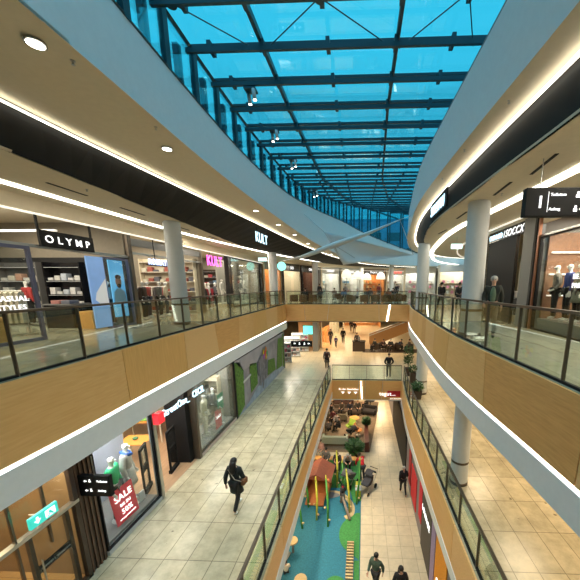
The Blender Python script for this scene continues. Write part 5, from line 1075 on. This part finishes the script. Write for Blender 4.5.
plant('tall dark planter with thin plant beside the far lower railing corner', (3.5, 19.8, ZF), .4, .8, .18, .4, 80, 0, 5)
ZB = -9.8
plant('round leafy plant in front of the sofas on the lowest level', (-.42, 18.6, ZB), .5, .4, .5, .45, 260, 0, 6, M_dbrown, .36)
t = thing('planter_divider', 'long dark red planter divider with upright green plants on the carpet edge', 'planter', (.42, 20.4, ZB)); B(-.15, .15, -1.4, 1.6, 0, .75, .01).build('planter_box', mat('maroon', (.12, .03, .02), .5), t); foliage(220, .17, .5, .3, 8).build('foliage', M_leaf, t, loc=(0, 1.3, .75)); 

# ------------------------------------------------------------------ lowest level: right wall of shop windows
struct(B(2.75, 2.95, -1, 30, ZB, -6.66).build('wall_lowest_right', mat('mauve_grey', (.22, .20, .22), .6)))
for y0, y1, z0, z1, c, nm in ((13.0, 14.4, ZB + .4, -7.6, (.62, .03, .04), 'red'), (11.7, 12.3, ZB + .9, -7.0, (.66, .02, .04), 'narrow red'), (9.9, 11.6, ZB + .02, -6.9, (.09, .08, .07), 'dark brown'), (9.3, 9.85, ZB + .02, -6.8, (.32, .25, .42), 'lilac'), (7.9, 9.2, ZB + .02, -6.8, (.75, .30, .02), 'orange'), (14.7, 15.3, ZB + .6, -7.3, (.45, .03, .03), 'dark red')):
    q = thing('wall_poster', 'tall %s panel on the wall beside the lowest walkway' % nm, 'poster', (2.74, y0, z0)); B(-.04, 0, 0, y1 - y0, 0, z1 - z0, .005).build('panel', cloth(c), q)
    if nm == 'dark brown': text('LOUNGE', .36, M_textw, q, (-.05, 1.6, 1.9), FNX, sx=.9)
    if nm == 'orange': text('%', .8, M_textw, q, (-.05, 1.0, .8), FNX)
struct(B(2.70, 2.76, 16.5, 24, ZB, -6.7).build('wall_lowest_dark', M_black))
struct(B(-6.2, -6.1, -1, 30, ZB, -6.66).build('wall_lowest_left', M_cream))
struct(B(-6, 6, 33, 33.2, ZB, -6.66).build('wall_lowest_far', M_cream))

# ------------------------------------------------------------------ playground
def poly_mat(name, label, poly, z0, z1, m, cat='play mat'): return tag(MB().prism(poly, z0, z1).build(name, m), label, cat)
M_pb = mat('play_blue', (.022, .16, .23), .85, noise=.18, nscale=14); M_pg = mat('play_green', (.045, .22, .05), .85, noise=.2, nscale=14); M_ps = mat('play_sand', (.55, .40, .20), .85, noise=.1, nscale=14)
poly_mat('play_floor', 'blue and turquoise soft play floor of the playground', [(-6, 5), (-.02, 5), (.0, 9.8), (.04, 14.3), (.08, 18.1), (-6, 18.1)], ZB, ZB + .02, M_pb)
def arc(cx, cy, rx, ry, a0, a1, n=14): return [(cx + rx * math.cos(a0 + (a1 - a0) * k / n), cy + ry * math.sin(a0 + (a1 - a0) * k / n)) for k in range(n + 1)]
poly_mat('green_play_patch', 'green soft floor area behind the playhouse', [(-6, 18.08), (.06, 18.08), (.03, 14.2), (-.35, 14.0), (-.55, 14.9), (-1.1, 15.2), (-6, 15.0)], ZB + .02, ZB + .03, M_pg)
poly_mat('green_play_patch', 'rounded green soft floor patch on the right edge of the blue floor', arc(-.3, 12.0, .68, 1.0, PI * .62, PI * 1.42) + [(-.02, 10.6), (.0, 13.3), (-.2, 13.3)], ZB + .02, ZB + .032, M_pg)
poly_mat('green_play_patch', 'narrow green strip beside the stone floor at the lower edge', [(-.22, 7), (-.03, 7), (-.02, 10.6), (-.25, 10.6)], ZB + .02, ZB + .034, M_pg)
poly_mat('green_play_patch', 'small green patch at the lower edge of the picture near the ladder', arc(-.95, 9.4, .45, .5, 0, PI), ZB + .02, ZB + .033, M_pg)
cv = [(-5, 14.6), (-3.4, 14.75), (-2.0, 14.8), (-1.2, 14.75), (-.7, 14.3), (-.42, 13.7), (-.45, 13.2), (-.75, 12.95)]
cvs = smooth_path([Vector(c) for c in cv], 5)
tag(sweep(cvs, [(-.12, ZB + .02), (.12, ZB + .02), (.12, ZB + .04), (-.12, ZB + .04)], 'sand_path_strip', M_ps), 'curved sand coloured strip between blue and green play floor', 'play mat')
tag(MB().prism(arc(-2.2, 14.55, 1.1, .28, 0, 2 * PI), ZB + .041, ZB + .05).build('grey_play_patch', M_grey), 'dark grey oval patch in front of the playhouse', 'play mat')
# playhouse
ph = thing('playhouse', 'red brown wooden playhouse with gable roof and open front', 'playhouse', (-2.32, 14.95, ZB + .05), -.08); ph.scale = (.98, .85, .80)
M_ph = mat('playhouse_red', (.30, .085, .035), .6, noise=.12, nscale=5); M_ph2 = mat('playhouse_orange', (.50, .16, .05), .6, noise=.1)
B(-.62, -.54, -.75, .75, 0, 1.35).build('side_wall', M_ph, ph); B(.54, .62, -.75, .75, 0, 1.35).build('side_wall', M_ph2, ph); B(-.54, .54, .68, .75, 0, 1.35).build('back_wall', M_ph, ph); B(-.54, .54, -.75, .68, .22, .28).build('floor_board', M_ph2, ph)
MB().prism([(-.62, 1.35), (.62, 1.35), (0, 1.8)], -.78, -.72, 'xz').build('gable', M_ph, ph)
for s_ in (-1, 1): MB().prism([(0, 1.80), (s_ * .82, 1.28), (s_ * .82, 1.34), (0, 1.88)], -.95, .95, 'xz').build('roof_panel', mat('roof_red', (.20, .05, .028), .6, noise=.15), ph)
MB().loft([[(-.5, -.7, .26), (.5, -.7, .26), (.5, -.7, .31), (-.5, -.7, .31)], [(-.5, -1.5, .02), (.5, -1.5, .02), (.5, -1.5, .07), (-.5, -1.5, .07)]]).build('ramp', M_ph2, ph)
MB().tube([(.62, -.8, 0), (.66, -.82, 1.5)], .08, 8).build('corner_post', M_ph2, ph, True)
for k in range(2): B(-.622 + 0, -.63, -.5 + k * .6, -.2 + k * .6, .6, .95).build('side_hatch', M_ph2, ph)
# poles
M_py = mat('pole_yellow', (.50, .48, .04), .5, noise=.1); M_pgn = mat('pole_green', (.05, .24, .03), .5, noise=.2)
PL = [((-1.55, 12.35), (-1.75, 13.5, 1.75), 1, 'green pole with yellow tip leaning, rightmost in front of the playhouse'), ((-2.15, 12.75), (-2.25, 13.4, 1.75), 0, 'yellow pole left of the green one in front of the playhouse'), ((-2.75, 12.2), (-3.2, 13.0, 1.5), 1, 'dark green pole close to the oak edge'), ((-2.7, 13.6), (-2.95, 14.1, 1.3), 1, 'short green pole beside the playhouse front corner'),
      ((-.55, 13.3), (-.75, 14.3, 1.6), 0, 'curved yellow pole right of the climbing child'), ((-.2, 13.9), (-.05, 15.3, 1.7), 1, 'green pole leaning right near the red jacket'), ((-1.35, 15.2), (-1.4, 15.8, 1.8), 0, 'yellow pole between playhouse and strollers'), ((-1.0, 14.9), (-1.05, 15.5, 1.4), 1, 'green pole in front of the strollers'),
      ((-3.05, 16.6), (-3.2, 17.3, 2.0), 0, 'yellow pole behind the playhouse roof'), ((-3.35, 16.8), (-3.5, 17.6, 2.1), 1, 'tall green pole behind the playhouse at the oak edge')]
for (bx, by), (tx, ty, tz), g, lb in PL:
    t = thing('climbing_pole', lb, 'pole', (bx, by, ZB + .02)); M0 = Vector((tx - bx, ty - by, tz))
    MB().tube([(0, 0, 0), tuple(M0 * .5 + Vector((.05, 0, 0))), tuple(M0)], [.045, .055, .05], 10).build('shaft', M_pgn if g else M_py, t, True)
    MB().tube([tuple(M0), tuple(M0 * 1.09)], [.052, .03], 10).build('pole_tip', M_py, t, True)
    for k, a in enumerate((.15, .4)): MB().ell(tuple(M0 * a + Vector((.09 * (-1) ** k, -.03, 0))), (.06, .06, .05)).build('foothold', M_ps, t, True)
# balance ladder, stump, boards
bl = thing('balance_ladder', 'flat rung ladder lying on the green edge of the blue play floor', 'ladder', (-.42, 8.4, ZB + .05))
for s_ in (-1, 1): MB().tube([(s_ * .12, 0, .05), (s_ * .12, 3.1, .05)], .022, 6).build('ladder_rail', M_dbrown, bl)
for k in range(22): B(-.15, .15, .05 + k * .14, .12 + k * .14, .04, .09).build('rung', M_ps, bl)
sp2 = thing('springy_stump', 'round wooden disc seat on a grey post with a spring', 'play equipment', (-2.9, 10.9, ZB + .02)); MB().lathe([(.05, 0), (.05, .55)], n=12).build('post', M_grey, sp2); MB().lathe([(.22, .55), (.23, .58), (.22, .62)], n=20).build('disc_seat', M_ps, sp2)
MB().tube([(-.12, -.12, .1), (-.35, -1.0, .12)], .06, 8).build('balance_beam', M_lgrey, sp2, True)
sp3 = thing('springy_stump', 'round wooden disc at the lower edge of the picture', 'play equipment', (-2.25, 9.35, ZB + .02)); MB().lathe([(.06, 0), (.06, .35)], n=12).build('post', M_grey, sp3); MB().lathe([(.24, .35), (.25, .38), (.24, .42)], n=20).build('disc_seat', M_ps, sp3)
bd = thing('leaning_board', 'grey brown board leaning under the climbing child', 'play equipment', (-.85, 13.5, ZB + .04)); MB().tube([(.35, -.75, .05), (-.15, .5, .55)], .07, 8).build('beam', mat('grey_wood', (.25, .2, .16), .7), bd, True); MB().tube([(-.15, .5, 0), (-.15, .5, .55)], .05, 8).build('support', MATS['grey_wood'], bd)
yb = thing('yellow_bench', 'small bright yellow box seat with white top by the stone floor', 'bench', (-.12, 14.85, ZB + .03)); B(-.15, .15, -.4, .4, 0, .4, .01).build('box', M_py, yb); B(-.16, .16, -.41, .0, .4, .44).build('cushion', M_white, yb)
bch = thing('long_bench', 'low wooden bench behind the strollers where people sit', 'bench', (-1.6, 17.5, ZB + .03)); B(-1.5, 1.3, -.2, .2, .38, .45, .01).build('seat_board', M_wood[0], bch)
for x in (-1.3, 0, 1.1): B(x - .05, x + .05, -.18, .18, 0, .38).build('leg', M_grey, bch)
# strollers
def stroller(loc, rz, col, label):
    t = thing('stroller', label, 'stroller', loc, rz); m = cloth(col)
    MB().loft([[(-.2, -.25, .55), (.2, -.25, .55), (.2, -.3, .85), (-.2, -.3, .85)], [(-.22, .0, .42), (.22, .0, .42), (.22, -.05, .75), (-.22, -.05, .75)], [(-.2, .4, .48), (.2, .4, .48), (.2, .4, .58), (-.2, .4, .58)]]).build('seat_tub', m, t)
    rings = [[(-.23 + .01 * k, -.30 + .35 * math.cos(a) * .9 + .05, .72 + .38 * math.sin(a)) for k in (0, 1)] + [(.23 - .01 * k, -.30 + .35 * math.cos(a) * .9 + .05, .72 + .38 * math.sin(a)) for k in (1, 0)] + [] for a in [PI * .25 + k * PI * .1 for k in range(8)]]
    rings = [[(-.23, y, z), (.23, y, z), (.21, y * .94, z - .03), (-.21, y * .94, z - .03)] for y, z in [(-.25 + .34 * math.cos(a), .74 + .36 * math.sin(a)) for a in [PI * .2 + k * PI * .1 for k in range(8)]]]
    MB().loft(rings).build('hood', m, t)
    for s_ in (-1, 1):
        MB().tube([(s_ * .25, .45, .15), (s_ * .25, -.35, .6), (s_ * .25, -.7, 1.02)], .015, 6).build('frame', M_steel, t); MB().tube([(s_ * .25, -.4, .18), (s_ * .25, .05, .5)], .015, 6).build('frame', M_steel, t)
        for y, r in ((.45, .10), (-.4, .14)):
            MB().tube([(s_ * .27 - .02, y, r), (s_ * .27 + .02, y, r)], r, 14).build('wheel', M_black, t)
    MB().tube([(-.25, -.7, 1.02), (.25, -.7, 1.02)], .02, 6).build('handle', M_black, t)
    return t
stroller((-1.55, 16.0, ZB + .03), .2, (.03, .03, .035), 'black stroller in front of the seated people by the playhouse')
stroller((-.62, 15.5, ZB + .03), -.5, (.10, .10, .11), 'dark grey stroller with pale frame between bench and red jacket')
stroller((.42, 15.1, ZB), 2.6, (.05, .05, .06), 'black stroller on the stone floor beside the red jacket')
# ------------------------------------------------------------------ lounge
tag(MB().prism([(-3.6, 18.9), (.62, 19.0), (1.3, 24), (1.75, 28.2), (-3.6, 28.4)], ZB, ZB + .012).build('lounge_carpet', mat('carpet', (.24, .17, .11), .95, noise=.15, nscale=12)), 'brown carpet under the lounge sofas on the lowest level', 'carpet')
def sofa(loc, rz, L, col, label, h=.72):
    t = thing('sofa', label, 'sofa', loc, rz); m = cloth(col); B(-L / 2, L / 2, -.38, .40, .14, .42, .05).build('seat', m, t); B(-L / 2, L / 2, -.45, -.28, .16, h, .05).build('backrest', m, t)
    for s_ in (-1, 1):
        B(s_ * L / 2 - .08, s_ * L / 2 + .08, -.42, .40, .14, .58, .04).build('armrest', m, t)
        for y in (-.3, .3): B(s_ * (L / 2 - .12) - .03, s_ * (L / 2 - .12) + .03, y - .03, y + .03, 0, .14).build('leg', M_black, t)
    return t
sofa((-1.9, 20.1, ZB + .012), 0, 1.75, (.30, .34, .28), 'pale grey green sofa with its back to the playground')
sofa((-1.3, 25.3, ZB + .012), PI, 2.4, (.10, .07, .05), 'dark brown sofa in the back of the lounge')
sofa((-2.0, 24.0, ZB + .012), 0, 1.5, (.14, .12, .08), 'olive brown sofa in the middle of the lounge')
sofa((.75, 25.3, ZB + .012), PI - .3, 1.2, (.03, .025, .025), 'black sofa at the right back of the lounge')
sofa((-1.7, 27.2, ZB + .012), PI, 1.8, (.07, .03, .02), 'dark red brown sofa against the back of the lounge')
gc = thing('lounge_chair', 'lime green shell chair in the middle of the lounge', 'chair', (-.9, 22.1, ZB + .012), 2.4)
def shell(c): return MB().loft([[(.34 * math.cos(a) * w_, .32 * math.sin(a) * w_ - y, z) for a in [2 * PI * k / 14 for k in range(14)]] for w_, y, z in ((.5, 0, .30), (.95, 0, .40), (1.0, 0, .46), (.8, 0, .45), (.4, 0, .41))])
ML = mat('lime', (.30, .48, .05), .6); shell(0).build('seat', ML, gc, True)
MB().loft([[(-.34, -.05, .42), (.34, -.05, .42), (.34, -.01, .42), (-.34, -.01, .42)], [(-.34, -.30, .55), (.34, -.30, .55), (.3, -.25, .55), (-.3, -.25, .55)], [(-.3, -.38, .88), (.3, -.38, .88), (.28, -.33, .88), (-.28, -.33, .88)]]).build('backrest', ML, gc, True)
MB().lathe([(.2, 0), (.2, .02), (.03, .04), (.03, .31)], n=12).build('pedestal', M_steel, gc)
tg = thing('coffee_table', 'round yellow orange coffee table in the lounge', 'table', (-.55, 23.6, ZB + .012)); MB().lathe([(.001, .40), (.42, .40), (.42, .44), (.001, .44)], n=24).build('tabletop', mat('yellow_wood', (.65, .38, .10), .5), tg); MB().lathe([(.22, 0), (.22, .02), (.03, .03), (.03, .40)], n=12).build('pedestal', M_steel, tg)
oc = dup(gc, (-.2, 21.4, ZB + .012), -1.9, 'orange shell chair with a stroller beside it near the planter')
for ch in oc.children:
    if ch.name.startswith(('seat', 'backrest')): ch.data = ch.data.copy(); ch.data.materials[0] = mat('orange_chair', (.58, .22, .05), .6)
stroller((-.75, 20.95, ZB + .012), .6, (.02, .02, .02), 'black stroller next to the orange shell chair')
tb = thing('side_table', 'small black table with chairs at the right back corner of the lounge', 'table', (.9, 26.8, ZB + .012)); MB().lathe([(.001, .68), (.4, .68), (.4, .72), (.001, .72)], n=20).build('tabletop', M_black, tb); MB().lathe([(.2, 0), (.2, .02), (.03, .03), (.03, .68)], n=12).build('pedestal', M_black, tb)
